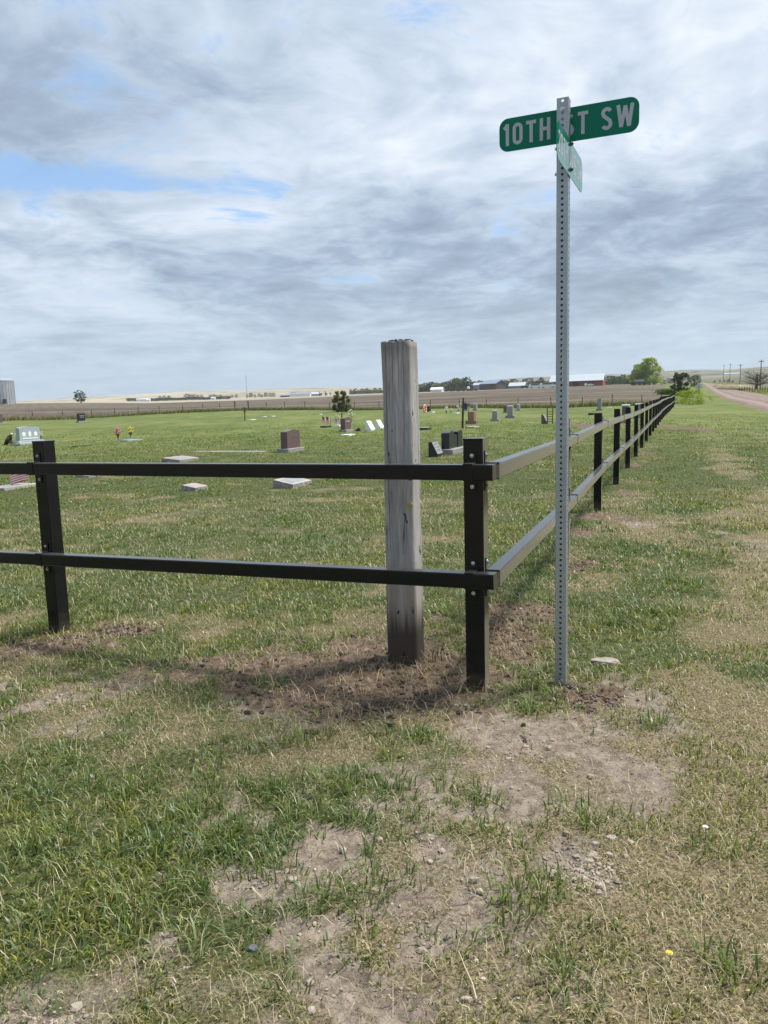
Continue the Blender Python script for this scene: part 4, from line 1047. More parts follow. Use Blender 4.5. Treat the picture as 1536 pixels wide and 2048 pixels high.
# pale double stone with ledge, flowers and eagle
r_, c_, s_s = upright(58, 889, 1.25, 36, .22, 'pale_granite', 'pale grey double headstone with carved hearts on a broad ledge left of the fence post', 'serp', basemat='pale_granite', bh=8, letters=False)
for dx in (-.36, 0, .36):
    mb = MB(); zc = .50
    mb.ball((dx, -.112, zc), (.11 if dx else .09, .004, .11 if dx else .13), 14, 9); mb.build('carved_heart' if dx == 0 else 'carved_medallion', M['white_marble'], r_)
MB().box((0, -.118, .30), (.95, .004, .05)).build('inscription', M['white_marble'], r_)
MB().box((0, -.28, .05), (1.9, .30, .13), None, .02).build('ledge', M['pale_granite'], r_)
def bouquet(pos, h, r, petal, label, group=None, n=26, vase=True, name='flower_bouquet', stem=True, spread=1.0):
    root = empty(name, tuple(pos), 0, label, 'flowers', group)
    zb = 0
    if vase:
        mb = MB(); mb.tube([(0, 0, 0), (0, 0, h*.05), (0, 0, h*.28)], [r*.28, r*.2, r*.34], 12); mb.build('vase', M['pale_granite'], root); zb = h*.26
    mb = MB(); mf = MB(); rr = random.Random(int(pos[0]*100))
    for k in range(n):
        a = rr.uniform(0, 6.28); q = rr.random()**.6*r; z = zb+(h-zb)*(.35+.65*rr.random())-q*.3
        p = (q*math.cos(a)*spread, q*math.sin(a), z)
        mb.tube([(0, 0, zb*.8), (p[0]*.5, p[1]*.5, (z+zb)/2), p], .004, 4)
        mf.ball(p, (r*.17, r*.17, r*.15), 6, 4, .5, k)
        if k % 2 == 0: mb.ball((p[0]*.8, p[1]*.8, z*.86), (r*.15, r*.15, r*.07), 5, 4, .5, k)
    mb.build('stems', M['stem_green'], root); mf.build('blooms', M[petal], root); return root
def loc2(px, py): return hit(px, py)
bouquet(loc2(82, 886), .62, .14, 'petal_white', 'white flowers standing at the right end of the pale double headstone', 'cemetery flowers')
bouquet(loc2(36, 888), .55, .13, 'petal_white', 'white flowers standing at the left end of the pale double headstone', 'cemetery flowers')
def eagle():
    c = hit(20, 890); root = empty('eagle_statue', tuple(c), rad(-12), 'brown eagle statue with a white head beside the pale double headstone', 'statue')
    mb = MB(); pts = [(-.26, 0, .02), (-.17, 0, .10), (-.06, 0, .24), (.04, 0, .38), (.10, 0, .47)]
    mb.tube(pts, [.03, .07, .13, .115, .06], 12); mb.build('body', M['feather'], root, True)
    MB().ball((.145, 0, .515), (.06, .05, .055), 12, 8).build('head', M['white_marble'], root, True)
    MB().tube([(.19, 0, .51), (.235, 0, .50), (.245, 0, .475)], [.02, .014, .004], 8).build('beak', M['beak'], root)
    for sy in (-1, 1):
        w = MB(); w.tube([(.05, sy*.10, .36), (-.08, sy*.14, .20), (-.26, sy*.11, .0)], [.05, .06, .012], 8); w.build('wing', M['feather'], root, True)
        w = MB(); w.tube([(.02, sy*.05, .22), (.07, sy*.06, .10), (.06, sy*.06, 0)], [.05, .03, .02], 8); w.build('leg', M['feather'], root)
eagle()
upright(163, 845, 1.0, 18, .25, 'black_granite', 'small dark headstone with pale lettering in front of the wire fence at left', 'flat', basemat='grey_granite', rows=2)
flat_marker(262, 882, 1.15, .55, .06, 'pale_granite', 'thin pale flat marker with two flower vases on it')
VG = 'bouquets in vases on the pale flat marker'
bouquet(hit(237, 884), .70, .15, 'petal_pink', 'pink flower bouquet in a small grey vase at the left end of the flat marker', VG, 40)
bouquet(hit(262, 880)+np.array([0, 0, .06]), .62, .16, 'petal_yellow', 'yellow flower bouquet in a small grey vase on the flat marker', VG, 46)
flat_marker(165, 893, .9, .3, .05, 'stem_green', 'dark little ground marker overgrown by grass left of the flower vases')
# white slab pieces on the left, behind the rail
flat_marker(26, 976, .95, .55, .045, 'concrete', 'flat concrete grave slab below the small flag at the far left', plaque='grey_granite')
flat_marker(182, 953, .6, .4, .06, 'rough_granite', 'low rough marker showing under the top rail right of the left post', tilt=.4)
flat_marker(362, 922, 1.0, .62, .12, 'pink_granite', 'long low sloped marker just above the top rail', side='rough_granite', tilt=.5, plaque='grey_granite')
flat_marker(390, 980, .42, .30, .11, 'concrete', 'small sloped marker with a pinkish plaque in the lawn between the posts', side='rough_granite', tilt=.45, plaque='pink_granite')
flat_marker(586, 972, .80, .42, .15, 'concrete', 'large sloped marker with rough hewn sides touching the underside of the top rail', side='rough_granite', tilt=.55, plaque='grey_granite')
def strip(px0, px1, py, label, dep=.35):
    a, b = hit(px0, py), hit(px1, py); c = (a+b)/2; ang = math.atan2(b[1]-a[1], b[0]-a[0]); root = empty('concrete_kerb', tuple(c), ang, label, 'grave kerb')
    L = np.linalg.norm(b-a); pts = []
    n = 24; V = [(-L/2+L*i/n, sgn*(dep/2+.03*mnoise.noise(Vector((i*.7, sgn, 2)))), zz) for zz in (-.04, .018) for sgn in (-1, 1) for i in range(n+1)]
    m = n+1; Fc = []
    for i in range(n): Fc += [(2*m+i, 2*m+i+1, 3*m+i+1, 3*m+i), (i, i+1, 2*m+i+1, 2*m+i), (m+i, 3*m+i, 3*m+i+1, m+i+1)]
    Fc += [(0, 2*m, 3*m, m), (n, m+n, 3*m+n, 2*m+n)]
    mb = MB(); mb.add(V, Fc); mb.build('slab', M['concrete'], root); return root
strip(390, 530, 903.5, 'long narrow strip of pale concrete in the grass left of the brown headstone')
upright(582, 903, .92, 43, .24, 'brown_granite', 'brown granite headstone with curved top on rough grey base left of the timber post', 'serp', rows=1, lm='dark_letter')
def rustic_cross():
    c = hit(490, 841); root = empty('wooden_marker', tuple(c), YAW, 'dark rustic wooden cross-shaped stake beside a white slab', 'grave marker')
    mb = MB(); mb.tube([(0, 0, -.1), (.01, 0, .5), (-.03, 0, 1.15)], [.05, .045, .04], 8); mb.build('stake', M['dark_wood'], root)
    mb = MB(); mb.box((0, -.03, .78), (.36, .06, .09)); mb.box((.02, -.03, .98), (.22, .06, .07)); mb.build('arm', M['dark_wood'], root)
rustic_cross()
WG = 'white flat markers far across the lawn'
for (a, b, w, t) in ((503, 840, .9, 'white slab lying right of the rustic wooden stake'), (527, 834, .6, 'bright white flat marker behind the concrete strip, left of its pair'), (544, 833, .7, 'thin white flat marker, right of its pair far across the lawn'),
                     (639, 829, .5, 'tiny white flat marker left of the round shrub'), (696, 871, .8, 'white slab flush with the grass below the headstone with the leaning flag'), (1218, 816, .8, 'tiny white flat marker near the tall grey stone at right')):
    flat_marker(a, b, w, .45, .05, 'white_marble', t)
def grave_flag(px, py, h, label, lean=0.0, scale=1.0, yaw=0.3, drape=True, drop=0.0):
    c, s = survey(px, py); h = h*s; root = empty('small_flag', tuple(c), yaw, label, 'flag', 'small flags on graves')
    m = Matrix.Rotation(lean, 4, 'Y'); T = lambda x, y, z: m @ Vector((x, y, z))
    mb = MB(); mb.tube([T(0, 0, -.05), T(0, 0, h)], .006*scale, 6); mb.build('stick', M['stick'], root)
    h -= drop; W_ = .42*scale; Hh = .30*scale
    def cloth(x0, x1, z0, z1, off=0.0):
        b = MB(); n = 8; V = []
        for i in range(n+1):
            x = x0+(x1-x0)*i/n; dy = .03*math.sin(x/W_*9); sag = (x/W_)**1.5*.10*scale*(1.6 if drape else 1)
            comp = .55 if drape else 1
            for z in (z0, z1): V.append(T(x*comp, dy+off, h-.01-Hh+z-sag))
            for z in (z1, z0): V.append(T(x*comp, dy+off+.003, h-.01-Hh+z-sag))
        Fc = []
        for i in range(n):
            a = i*4; b_ = a+4; Fc += [(a, b_, b_+1, a+1), (a+1, b_+1, b_+2, a+2), (a+2, b_+2, b_+3, a+3), (a+3, b_+3, b_, a)]
        Fc += [(0, 1, 2, 3), (n*4, n*4+3, n*4+2, n*4+1)]
        b.add(V, Fc); return b
    k = Hh/13; red = MB(); wh = MB()
    for i in range(13):
        q = cloth(0 if i < 6 else W_*.4, W_, i*k, (i+1)*k); (red if i % 2 == 0 else wh).add(q.v, q.f)
    red.build('red_stripes', M['flag_red'], root); wh.build('white_stripes', M['flag_white'], root)
    cloth(0, W_*.4, 6*k, 13*k, -.001).build('canton', M['flag_blue'], root); return root
grave_flag(58, 974, 66, 'small striped flag on a thin yellow stick showing under the top rail at far left', 0, 1.0, math.pi-.2, False, .24)
grave_flag(647, 851, 18, 'drooping small flag, leftmost of the three left of the headstone', -.15, 1.3)
grave_flag(653, 853, 20, 'drooping small flag standing on the dark flat marker', 0, 1.3)
grave_flag(669, 853, 20, 'drooping small flag with dark leaves close left of the headstone with two shoulders', .05, 1.3)
flat_marker(652, 855, .8, .4, .10, 'black_granite', 'dark low marker under the drooping flag')
flat_marker(676, 853, .5, .4, .10, 'white_marble', 'small pale marker tight against the left side of the headstone with the leaning flag')
bouquet(hit(674, 853), .95, .22, 'petal_white', 'white flower on a dark leafy stem beside the drooping flags', 'cemetery flowers', 6)
upright(692, 864, .78, 29, .26, 'brown_granite', 'dark headstone with gently arched top and a striped flag leaning on its right', 'serp', rows=1)
grave_flag(705, 863, 16, 'striped flag leaning over to the right of the dark headstone', 1.05, 1.5, .1, False)
bouquet(hit(703, 846), 1.0, .3, 'petal_white', 'white flower cluster on tall stems behind the headstone with the leaning flag', 'cemetery flowers', 9)
def thin_post(px, py, h, lean, label, r=.05):
    c, s = survey(px, py); root = empty('wooden_stake', tuple(c), 0, label, 'post')
    h = h*s; pts = [(0, 0, -.1)]; 
    for k in range(1, 7): pts.append((lean*h*k/6+.03*mnoise.noise(Vector((k, px, 0))), 0, h*k/6))
    MB().tube(pts, [r*1.1, r*1.05, r, r, r*.9, r*.9, r*.7], 8).build('stake', M['dark_wood'], root)
    MB().tube([(lean*h*.8, 0, h*.78), (lean*h*.8+r*1.8, 0, h*.84), (lean*h*.8+r*2, 0, h*.9)], [r*.5, r*.4, r*.2], 6).build('knot', M['dark_wood'], root)
thin_post(684, 842, 16, 0, 'thin dark stake directly below the round shrub', .05)
thin_post(925, 857, 60, .04, 'tall crooked dark stake standing left of the reddish headstone', .055)
slant(741, 861, .62, 19, 'white_marble', 'white slanted headstone with curved back, left one of the pair', arched=True)
slant(760, 857, .62, 17, 'white_marble', 'white slanted headstone with curved back, right one of the pair next to the timber post', arched=True)
flat_marker(850, 860, .7, .5, .13, 'concrete', 'low white-topped marker right of the timber post', side='black_granite')
slant(872, 913, .55, 30, 'black_granite', 'black slanted headstone with pale lettered face left of the double black monument', side='grey_granite', lm='dark_letter')
def black_double():
    c, s = survey(905, 906); root = empty('headstone', tuple(c), YAW, 'large black monument of two tall tablets joined by a lower piece on a grey base', 'headstone', 'upright headstones on the cemetery lawn')
    h = 45*s; MB().box((0, 0, .05), (1.75, .5, .22), None, .015).build('base', M['rough_granite'], root)
    for sx in (-1, 1):
        MB().prism([(u+sx*.47, v+.165) for u, v in outline(.52, h-.165, 'peak')], -.12, .12).build('tablet', M['black_granite'], root)
    MB().box((0, 0, .165+.19), (.41, .2, .38), None, .01).build('centre_block', M['black_granite'], root)
    MB().box((0, .04, .165+(h-.165)*.47), (.15, .12, (h-.165)*.92), None, .01).build('centre_pillar', M['black_granite'], root)
black_double()
# back rows
def wreath(px, py, label):
    c, s = survey(px, py); root = empty('flower_wreath', tuple(c), YAW, label, 'flowers', 'cemetery flowers'); mr = MB(); mw = MB()
    for k in range(26):
        a = 2*math.pi*k/26; q = .38; p = (q*math.cos(a), -.05, .45+q*math.sin(a)); (mr if k % 2 else mw).ball(p, .10, 6, 5, .5, k)
    for k in range(14): mr.ball((random.uniform(-.2, .2), -.1, .3+random.uniform(-.15, .2)), .07, 6, 5, .5, k)
    mr.build('red_blooms', M['petal_red'], root); mw.build('white_blooms', M['petal_white'], root)
    MB().tube([(-.2, .15, -.02), (0, 0, .8), (.2, .15, -.02)], .012, 6).build('stand', M['dark_metal'], root)
wreath(849, 826, 'red and white flower wreath next to the right edge of the timber post')
upright(858, 824, .5, 11, .3, 'black_granite', 'small dark stone right of the red and white wreath', 'flat', base=False, letters=False)
flat_marker(863, 825, .9, .5, .08, 'white_marble', 'white slab just right of the wreath')
for a, b, hh, lab in ((893, 827, 15, 'tall cluster of white flowers, leftmost on the back row of graves'), (902, 826, 10, 'low cluster of white flowers right of the tall white cluster'), (917, 824, 13, 'white flowers left of the dark wide stone in the back row'), (938, 822, 9, 'white and pink flowers in front of the dark wide stone in the back row')):
    c, s = survey(a, b); bouquet(c, hh*s, hh*s*.34, 'petal_white', lab, 'cemetery flowers', 22, False)
flat_marker(912, 827, 1.1, .5, .07, 'white_marble', 'white slab among the white flowers of the back row')
upright(934, 821, 1.35, 14, .35, 'black_granite', 'dark wide headstone with pale top in the back row behind the crooked stake', 'flat', letters=False)
upright(951, 821, .55, 14, .3, 'grey_granite', 'narrow grey headstone at the right end of the back row by the weeds', 'arch', letters=False)
upright(944, 848, .55, 24, .38, 'red_granite', 'reddish brown pedestal headstone right of the crooked dark stake', 'flat', basemat='red_granite', bh=7, letters=False)
flat_marker(945, 855, 1.2, .5, .06, 'concrete', 'pale slab lying in front of the reddish pedestal headstone')
upright(991, 842, .50, 22, .34, 'grey_granite', 'grey headstone with two small white plates, alone left of the pair', 'arch', rows=1)
upright(1011, 826, .42, 14, .3, 'brown_granite', 'small dark headstone behind the tall grey pillar stone', 'flat', letters=False)
upright(1021, 836, .42, 25, .40, 'grey_granite', 'tall grey pillar headstone on a broad base', 'arch', bh=5, letters=False)
upright(1037, 821, .32, 13, .3, 'pale_granite', 'small pale headstone close to the weeds right of the pillar stone', 'arch', letters=False)
slant(1090, 848, .50, 19, 'brown_granite', 'slanted grey headstone left of the rusty ladder', side='grey_granite', lm='dark_letter')
def rusty_trellis():
    c, s = survey(1100, 848); root = empty('trellis', tuple(c), rad(20), 'rusty ladder-shaped trellis standing right of the slanted headstone', 'trellis')
    h = 31*s; w = .17
    for sx in (-1, 1): MB().tube([(sx*w, 0, -.05), (sx*(w+.02), 0, h)], .028, 6).build('upright', M['rusty'], root)
    for k in range(1, 6): MB().tube([(-w, 0, h*k/6.4), (w, 0, h*k/6.4)], .02, 6).build('rung', M['rusty'], root)
rusty_trellis()
upright(1199, 821, .42, 23, .34, 'grey_granite', 'tall narrow grey headstone far back right of the sign post', 'flat', bh=3, letters=False)
flat_marker(1183, 830, .8, .4, .16, 'black_granite', 'low dark block marker left above the third fence post', tilt=.1)
r_, c_, s_s = upright(1251, 846, .36, 34, .36, 'brown_granite', 'narrow pillar headstone with a white cap seen between two black fence posts', 'flat', letters=False)
MB().box((0, 0, 34*s_s+.02), (.42, .42, .10), None, .03).build('cap', M['white_marble'], r_)
r_, c_, s_s = upright(1277, 836, .62, 27, .36, 'grey_granite', 'grey headstone with a pale flat cap just behind the fence posts at right', 'flat', letters=False)
MB().box((0, 0, 27*s_s+.02), (.7, .42, .07), None, .02).build('cap', M['white_marble'], r_)
upright(1306, 816, .7, 12, .3, 'grey_granite', 'small grey headstone peeking over the black fence farther along', 'arch', letters=False)

# ================================================================== WIRE FENCE AT THE BACK
def wire_fence():
    root = empty('wire_fence', tuple(onland(600, 116)), 0, 'rusty wire fence on thin posts between the cemetery lawn and the ploughed field', 'fence')
    o0 = np.array(root.location); P = []
    pxs = [-150, -90, -25, 65, 125, 183, 230, 277, 319, 365, 406, 440, 470, 497, 533, 569, 610, 659, 709, 758, 800, 861, 918, 973, 1036, 1102, 1165, 1224, 1284, 1322]
    for i, px in enumerate(pxs):
        t = tcol(px); Y = float(back_fence_Y(t)); c = np.array([t*Y, Y, float(land(t*Y, Y))]); P.append(c)
        big = px in (470, 497); h = 1.45 if big else 1.25+random.uniform(-.08, .1); lean = random.uniform(-.04, .04)
        r = .085 if big else .042
        q = c-o0; MB().tube([tuple(q+np.array([0, 0, -.1])), tuple(q+np.array([lean, 0, h]))], r, 6).build('post', M['rusty'] if (big or i % 3 == 0) else M['dark_wood'], root)
    for hz_ in (.35, .65, .95, 1.15):
        mb = MB()
        for a, b in zip(P[:-1], P[1:]):
            m_ = (a+b)/2-np.array([0, 0, .03]); mb.tube([tuple(a-o0+np.array([0, 0, hz_])), tuple(m_-o0+np.array([0, 0, hz_])), tuple(b-o0+np.array([0, 0, hz_]))], .008, 4)
        mb.build('wire', M['wire'], root)
wire_fence()

# ================================================================== TREES
def tree_meshes(seed, h, w, crown0, nleaf, leaf, tints, dens=1.0, limbs=7, trunk=.05, open_=.0, multi=1, blobs=11, lo=.16):
    """(trunk mesh, crown mesh) of a broadleaf tree: tapered trunk with limbs, crown of small leaf faces"""
    rr = random.Random(seed); nr = np.random.default_rng(seed); mb = MB(); ends = []
    for m_ in range(multi):
        bx = rr.uniform(-.12, .12)*w if multi > 1 else 0; a0 = rr.uniform(0, 6.28)
        top = Vector((bx+rr.uniform(-.12, .12)*w*(2 if multi > 1 else 1), rr.uniform(-.1, .1)*w, h*.82)); b0 = Vector((bx*.4, 0, -.1))
        mid = b0.lerp(top, .5)+Vector((rr.uniform(-.04, .04)*w, 0, 0)); r0 = trunk*h/(multi**.5)
        mb.tube([b0, b0.lerp(mid, .5), mid, top], [r0, r0*.8, r0*.55, r0*.1], 7); ends.append(top)
        for k in range(limbs):
            f = rr.uniform(.18 if crown0 < .3 else crown0*.8, .8); s = b0.lerp(top, f) if f > .5 else b0.lerp(mid, f*2)
            a = rr.uniform(0, 6.28); L = w*rr.uniform(.25, .46)*(1.1-f*.4); e = s+Vector((math.cos(a)*L, math.sin(a)*L, h*rr.uniform(.10, .30)))
            k1 = s.lerp(e, .5)+Vector((0, 0, -h*.03)); mb.tube([s, k1, e], [r0*.42, r0*.28, r0*.06], 5); ends.append(e)
            for q in range(2):
                a2 = a+rr.uniform(-.9, .9); e2 = k1+Vector((math.cos(a2)*L*.5, math.sin(a2)*L*.5, h*rr.uniform(.05, .18))); mb.tube([k1, e2], [r0*.2, r0*.04], 4); ends.append(e2)
    tm = mb.mesh('trunk')
    if nleaf == 0: return tm, None
    cen = []
    for k in range(blobs*9):
        zf = rr.random(); a = rr.uniform(0, 6.28); zz = h*(crown0+(1-crown0)*zf*.93)
        lim = w*.5*(math.sin(math.pi*min(1, lo+(.92-lo)*zf))**.55)*(.78+.44*(mnoise.noise(Vector((math.cos(a)*1.7, math.sin(a)*1.7, zf*3+seed)))+.5))
        q = lim*rr.random()**.38*.86
        cen.append((np.array([q*math.cos(a), q*math.sin(a), zz]), rr.uniform(.055, .125)*w*(1-.35*zf), rr.random()))
    n = nleaf; ci = nr.integers(0, len(cen), n); C_ = np.array([cen[i][0] for i in ci]); Rr = np.array([cen[i][1] for i in ci]); tn = np.array([cen[i][2] for i in ci])
    dvec = nr.normal(0, 1, (n, 3)); dvec /= np.linalg.norm(dvec, axis=1)[:, None]; rad_ = Rr*(nr.random(n)**.45)
    P = C_+dvec*rad_[:, None]*np.array([1, 1, .8]); P[:, 2] = np.maximum(P[:, 2], h*.015)
    nn = nr.normal(0, 1, (n, 3)); nn[:, 2] += .6; nn /= np.linalg.norm(nn, axis=1)[:, None]
    a = np.cross(nn, nr.normal(0, 1, (n, 3))); a /= np.linalg.norm(a, axis=1)[:, None]; b = np.cross(nn, a)
    sz = leaf*nr.uniform(.6, 1.3, n)[:, None]
    V = np.stack([P-a*sz*.5, P+b*sz*.32, P+a*sz*.5, P-b*sz*.32], 1).reshape(-1, 3)
    t0, t1 = np.array(tints[0]), np.array(tints[1]); T = (t0+(t1-t0)*tn[:, None])*(.75+.5*nr.random((n, 1))); T = np.repeat(T, 4, 0)
    cm = fast_mesh('crown', V, np.arange(n*4), np.arange(n)*4, np.full(n, 4), T); return tm, cm
def place_tree(meshes, pos, label, name='tree', cat='tree', group=None, s=1.0, rz=None, sx=1.0):
    root = empty(name, tuple(pos), random.uniform(0, 6.28) if rz is None else rz, label, cat, group); root.scale = (s*sx, s*sx, s)
    link('trunk', meshes[0], None, root)
    if not meshes[0].materials: meshes[0].materials.append(M['bark'])
    if meshes[1] is not None:
        link('crown', meshes[1], None, root)
        if not meshes[1].materials: meshes[1].materials.append(M['leaf'])
    return root
DK = ((.036, .060, .026), (.075, .105, .042)); MD = ((.065, .10, .038), (.125, .165, .058)); GY = ((.085, .095, .065), (.15, .16, .10)); BR = ((.20, .28, .035), (.40, .46, .075)); YL = ((.16, .24, .015), (.34, .42, .03))
# shrub behind the graves
c = hit(683, 824); sC = c[1]/F
place_tree(tree_meshes(3, 44*sC, 50*sC, .04, 6200, .16, ((.08, .10, .032), (.155, .175, .06)), multi=5, trunk=.03, limbs=7, blobs=8, lo=.20), c, 'round leafy shrub-like tree with a bare dark foot at the lawn edge behind the graves', 'small_tree')
# tree at left on the crest
c = onland(163, 345); place_tree(tree_meshes(5, 6.0, 6.2, .12, 1500, .42, ((.05, .085, .035), (.09, .13, .055)), multi=2, blobs=6), c, 'lone green tree on the field crest near the silo')
# willow pair at right
T_w = tree_meshes(8, 14.0, 15.0, .04, 15000, .50, BR, multi=4, trunk=.025, limbs=7, blobs=22, lo=.30)
place_tree(T_w, onland(1298, 395), 'tall bright green willow, the largest tree on the skyline right of the red barn', rz=.3)
place_tree(T_w, onland(1278, 400), 'smaller bright green willow left behind the largest one', s=.78, rz=2.0)
# bushes at the end of the black fence
T_b = tree_meshes(12, 1.75, 4.7, .02, 4200, .13, YL, multi=6, trunk=.02, limbs=6, blobs=9, lo=.34)
place_tree(T_b, onland(1380, 92), 'bright yellow-green bush at the far end of the black fence', 'bush', 'bush', rz=.4)
T_d = tree_meshes(14, 4.0, 3.6, .04, 5200, .20, ((.035, .065, .028), (.075, .12, .042)), multi=4, trunk=.03, limbs=7, blobs=14)
place_tree(T_d, onland(1362, 130), 'dark green round bush behind the bright bush', 'bush', 'bush', rz=1.0)
T_m = tree_meshes(15, 5.0, 5.0, .05, 2600, .28, MD, multi=3, trunk=.03, blobs=9)
place_tree(T_m, onland(1389, 200), 'medium green tree between the dark bush and the road sign', rz=.4, s=.62)
# bare tree far right
T_bare = tree_meshes(21, 5.4, 9.5, .30, 900, .16, ((.10, .08, .065), (.15, .12, .09)), multi=2, trunk=.045, limbs=26, blobs=9)
place_tree(T_bare, onland(1513, 190), 'bare spreading brown tree on the far side of the road', rz=.4)
# far rows
FT = [tree_meshes(31+i, 8, 7.5+i % 3, .05 if i % 2 else .10, 1200, .62, tt, multi=2, blobs=9, trunk=.03, lo=.26) for i, tt in enumerate((DK, MD, GY, DK, MD))]
CON = tree_meshes(44, 8, 4.2, .03, 900, .5, ((.015, .030, .016), (.03, .05, .025)), multi=1, blobs=9)
kind_names = ['dark green', 'mid green', 'grey-green thinly leaved', 'dark rounded', 'fresh green']
GRP = 'distant trees around the farms'
def row(x0, x1, n, Y0, Y1, hpx, kinds, where, jitter=.3):
    """n trees at a spacing; every one has its own size, and a label by what it stands near"""
    for i in range(n):
        px = x0+(x1-x0)*(i+.5)/n+random.uniform(-.5, .5)*jitter*(x1-x0)/n; Y = random.uniform(Y0, Y1); k = random.choice(kinds)
        p = onland(px, Y); hh = random.uniform(*hpx)*Y/F
        place_tree(FT[k], p, None, group=GRP, s=hh/8.0, sx=random.uniform(.85, 1.25)); o = [q for q in COL.objects if q.type == 'EMPTY'][-1]
        TREES.append((o, px, k, where))
TREES = []
row(318, 345, 3, 1150, 1250, (6, 9), (2,), 'above the dark hedge')
row(370, 408, 5, 1150, 1250, (7, 11), (2, 2, 0), 'above the dark hedge')
row(418, 446, 4, 1100, 1200, (7, 11), (2, 0), 'at the right end of the dark hedge')
row(460, 478, 2, 1150, 1250, (6, 8), (2,), 'left of the thin mast')
row(493, 552, 8, 1100, 1250, (6, 10), (2, 2, 0), 'right of the thin mast')
row(582, 622, 6, 1100, 1250, (7, 10), (2, 0), 'behind the pale farm sheds')
row(640, 665, 3, 1000, 1100, (5, 8), (0, 2), 'left of the round shrub')
row(700, 764, 12, 900, 1050, (8, 13), (0, 2, 0), 'left of the timber post')
row(836, 905, 11, 560, 700, (13, 21), (0, 1, 0, 3), 'right of the timber post')
row(905, 935, 5, 560, 620, (22, 28), (1, 4), 'in the tall clump above the white flowers')
row(935, 1000, 9, 560, 680, (12, 19), (0, 1, 2), 'behind the dark metal shed')
row(1000, 1110, 14, 560, 700, (12, 20), (0, 1, 2, 1), 'between the dark shed and the barn')
row(1208, 1275, 10, 560, 680, (14, 23), (0, 1, 3), 'right of the red barn')
row(1325, 1350, 3, 420, 520, (9, 14), (1, 2), 'left of the dark pole')
row(1350, 1400, 8, 800, 1200, (8, 13), (2, 1, 2), 'beyond the road crest')
row(1425, 1470, 5, 320, 420, (4, 7), (2, 0), 'under the line of poles')
cnt = {}
for o, px, k, where in TREES: cnt.setdefault((k, where), []).append((px, o))
ordn = ['first', 'second', 'third', 'fourth', 'fifth', 'sixth', 'seventh', 'eighth', 'ninth', 'tenth', 'eleventh', 'twelfth']
for (k, where), lst in cnt.items():
    lst.sort(key=lambda q: q[0])
    for i, (px, o) in enumerate(lst):
        o['label'] = ('%s far tree %s' % (kind_names[k], where)) if len(lst) == 1 else ('%s %s far tree %s' % (ordn[i], kind_names[k], where))
for a, Y, hh, lab in ((936, 560, 20, 'dark pointed conifer near the dark metal shed'), (1083, 560, 22, 'dark pointed conifer left of the red barn'), (640, 900, 9, 'low dark conifer by the pale farm sheds'), (652, 900, 9, 'low dark conifer just left of the round shrub')):
    p = onland(a, Y); place_tree(CON, p, lab, 'conifer_tree', group='distant conifers', s=hh*Y/F/8)
# long dark hedge line at left
def hedge(x0, x1, Y, h, label, tints, n=5200, leaf=.8):
    c = onland((x0+x1)/2, Y); t = rng.uniform(tcol(x0), tcol(x1), n); X = t*Y; Yb = Y+rng.normal(0, 2.2, n)
    Z = land(X, Yb)+rng.random(n)**.8*h*(.75+.5*fbm(X*.08, Yb*.02, 3, 3)); P = np.stack([X, Yb, Z], -1)-c
    nn = rng.normal(0, 1, (n, 3)); nn /= np.linalg.norm(nn, axis=1)[:, None]; a = np.cross(nn, rng.normal(0, 1, (n, 3))); a /= np.linalg.norm(a, axis=1)[:, None]; b = np.cross(nn, a)
    V = np.stack([P-a*leaf*.5, P+b*leaf*.4, P+a*leaf*.5, P-b*leaf*.4], 1).reshape(-1, 3); t0, t1 = np.array(tints[0]), np.array(tints[1])
    T = np.repeat(t0+(t1-t0)*rng.random((n, 1)), 4, 0); me = fast_mesh('hedge', V, np.arange(n*4), np.arange(n)*4, np.full(n, 4), T)
    o = link('hedge', me, M['leaf']); o.location = tuple(c); tag(o, label, 'hedge')
hedge(255, 462, 1000, 3.6, 'long dark shelterbelt hedge along the far side of the field at left', ((.03, .028, .022), (.055, .05, .036)), 9000)
hedge(840, 950, 620, 4.2, 'dense dark green thicket right of the timber post', DK, 6000)
hedge(1000, 1100, 620, 4.5, 'dense green thicket between the dark shed and the red barn', MD, 6000)
hedge(1208, 1280, 600, 5, 'dense green thicket right of the red barn', MD, 4500)
hedge(700, 770, 980, 4.0, 'dark green thicket left of the timber post', DK, 3500)
hedge(1328, 1356, 140, 1.0, 'green verge scrub between the field corner and the dark bush', ((.09, .13, .045), (.15, .20, .06)), 3500, .3)

# ================================================================== FAR BUILDINGS
def building(px, Y, L, Wd, eave, ridge, wall, roof, label, yaw=0.0, name='farm_building', doors=0, roofover=.4, dz=0.0, cat='building', windows=0):
    p = onland(px, Y, dz); root = empty(name, tuple(p), yaw, label, cat)
    pr = [(-Wd/2, -1.5), (Wd/2, -1.5), (Wd/2, eave), (0, ridge-.05), (-Wd/2, eave)]
    MB().prism([(u, v) for u, v in pr], -L/2, L/2, 'x').build('wall', M[wall], root)
    for sy in (-1, 1):
        o = roofover; sl = (ridge-eave)/(Wd/2); e = (sy*(Wd/2+o), eave-sl*o); mb = MB()
        V = [(x, yy, zz) for x in (-L/2-o, L/2+o) for yy, zz in ((0, ridge+.02), e, (e[0], e[1]+.22), (0, ridge+.24))]
        mb.add(V, [(0, 1, 2, 3), (7, 6, 5, 4), (0, 4, 5, 1), (1, 5, 6, 2), (2, 6, 7, 3), (3, 7, 4, 0)]); mb.build('roof', M[roof], root)
    return root
bx = building(1155, 470, 31, 12.0, 2.9, 6.6, 'barn_red', 'roof_white', 'long red barn with a white metal roof on the field crest', rad(-24), 'barn', dz=.3)
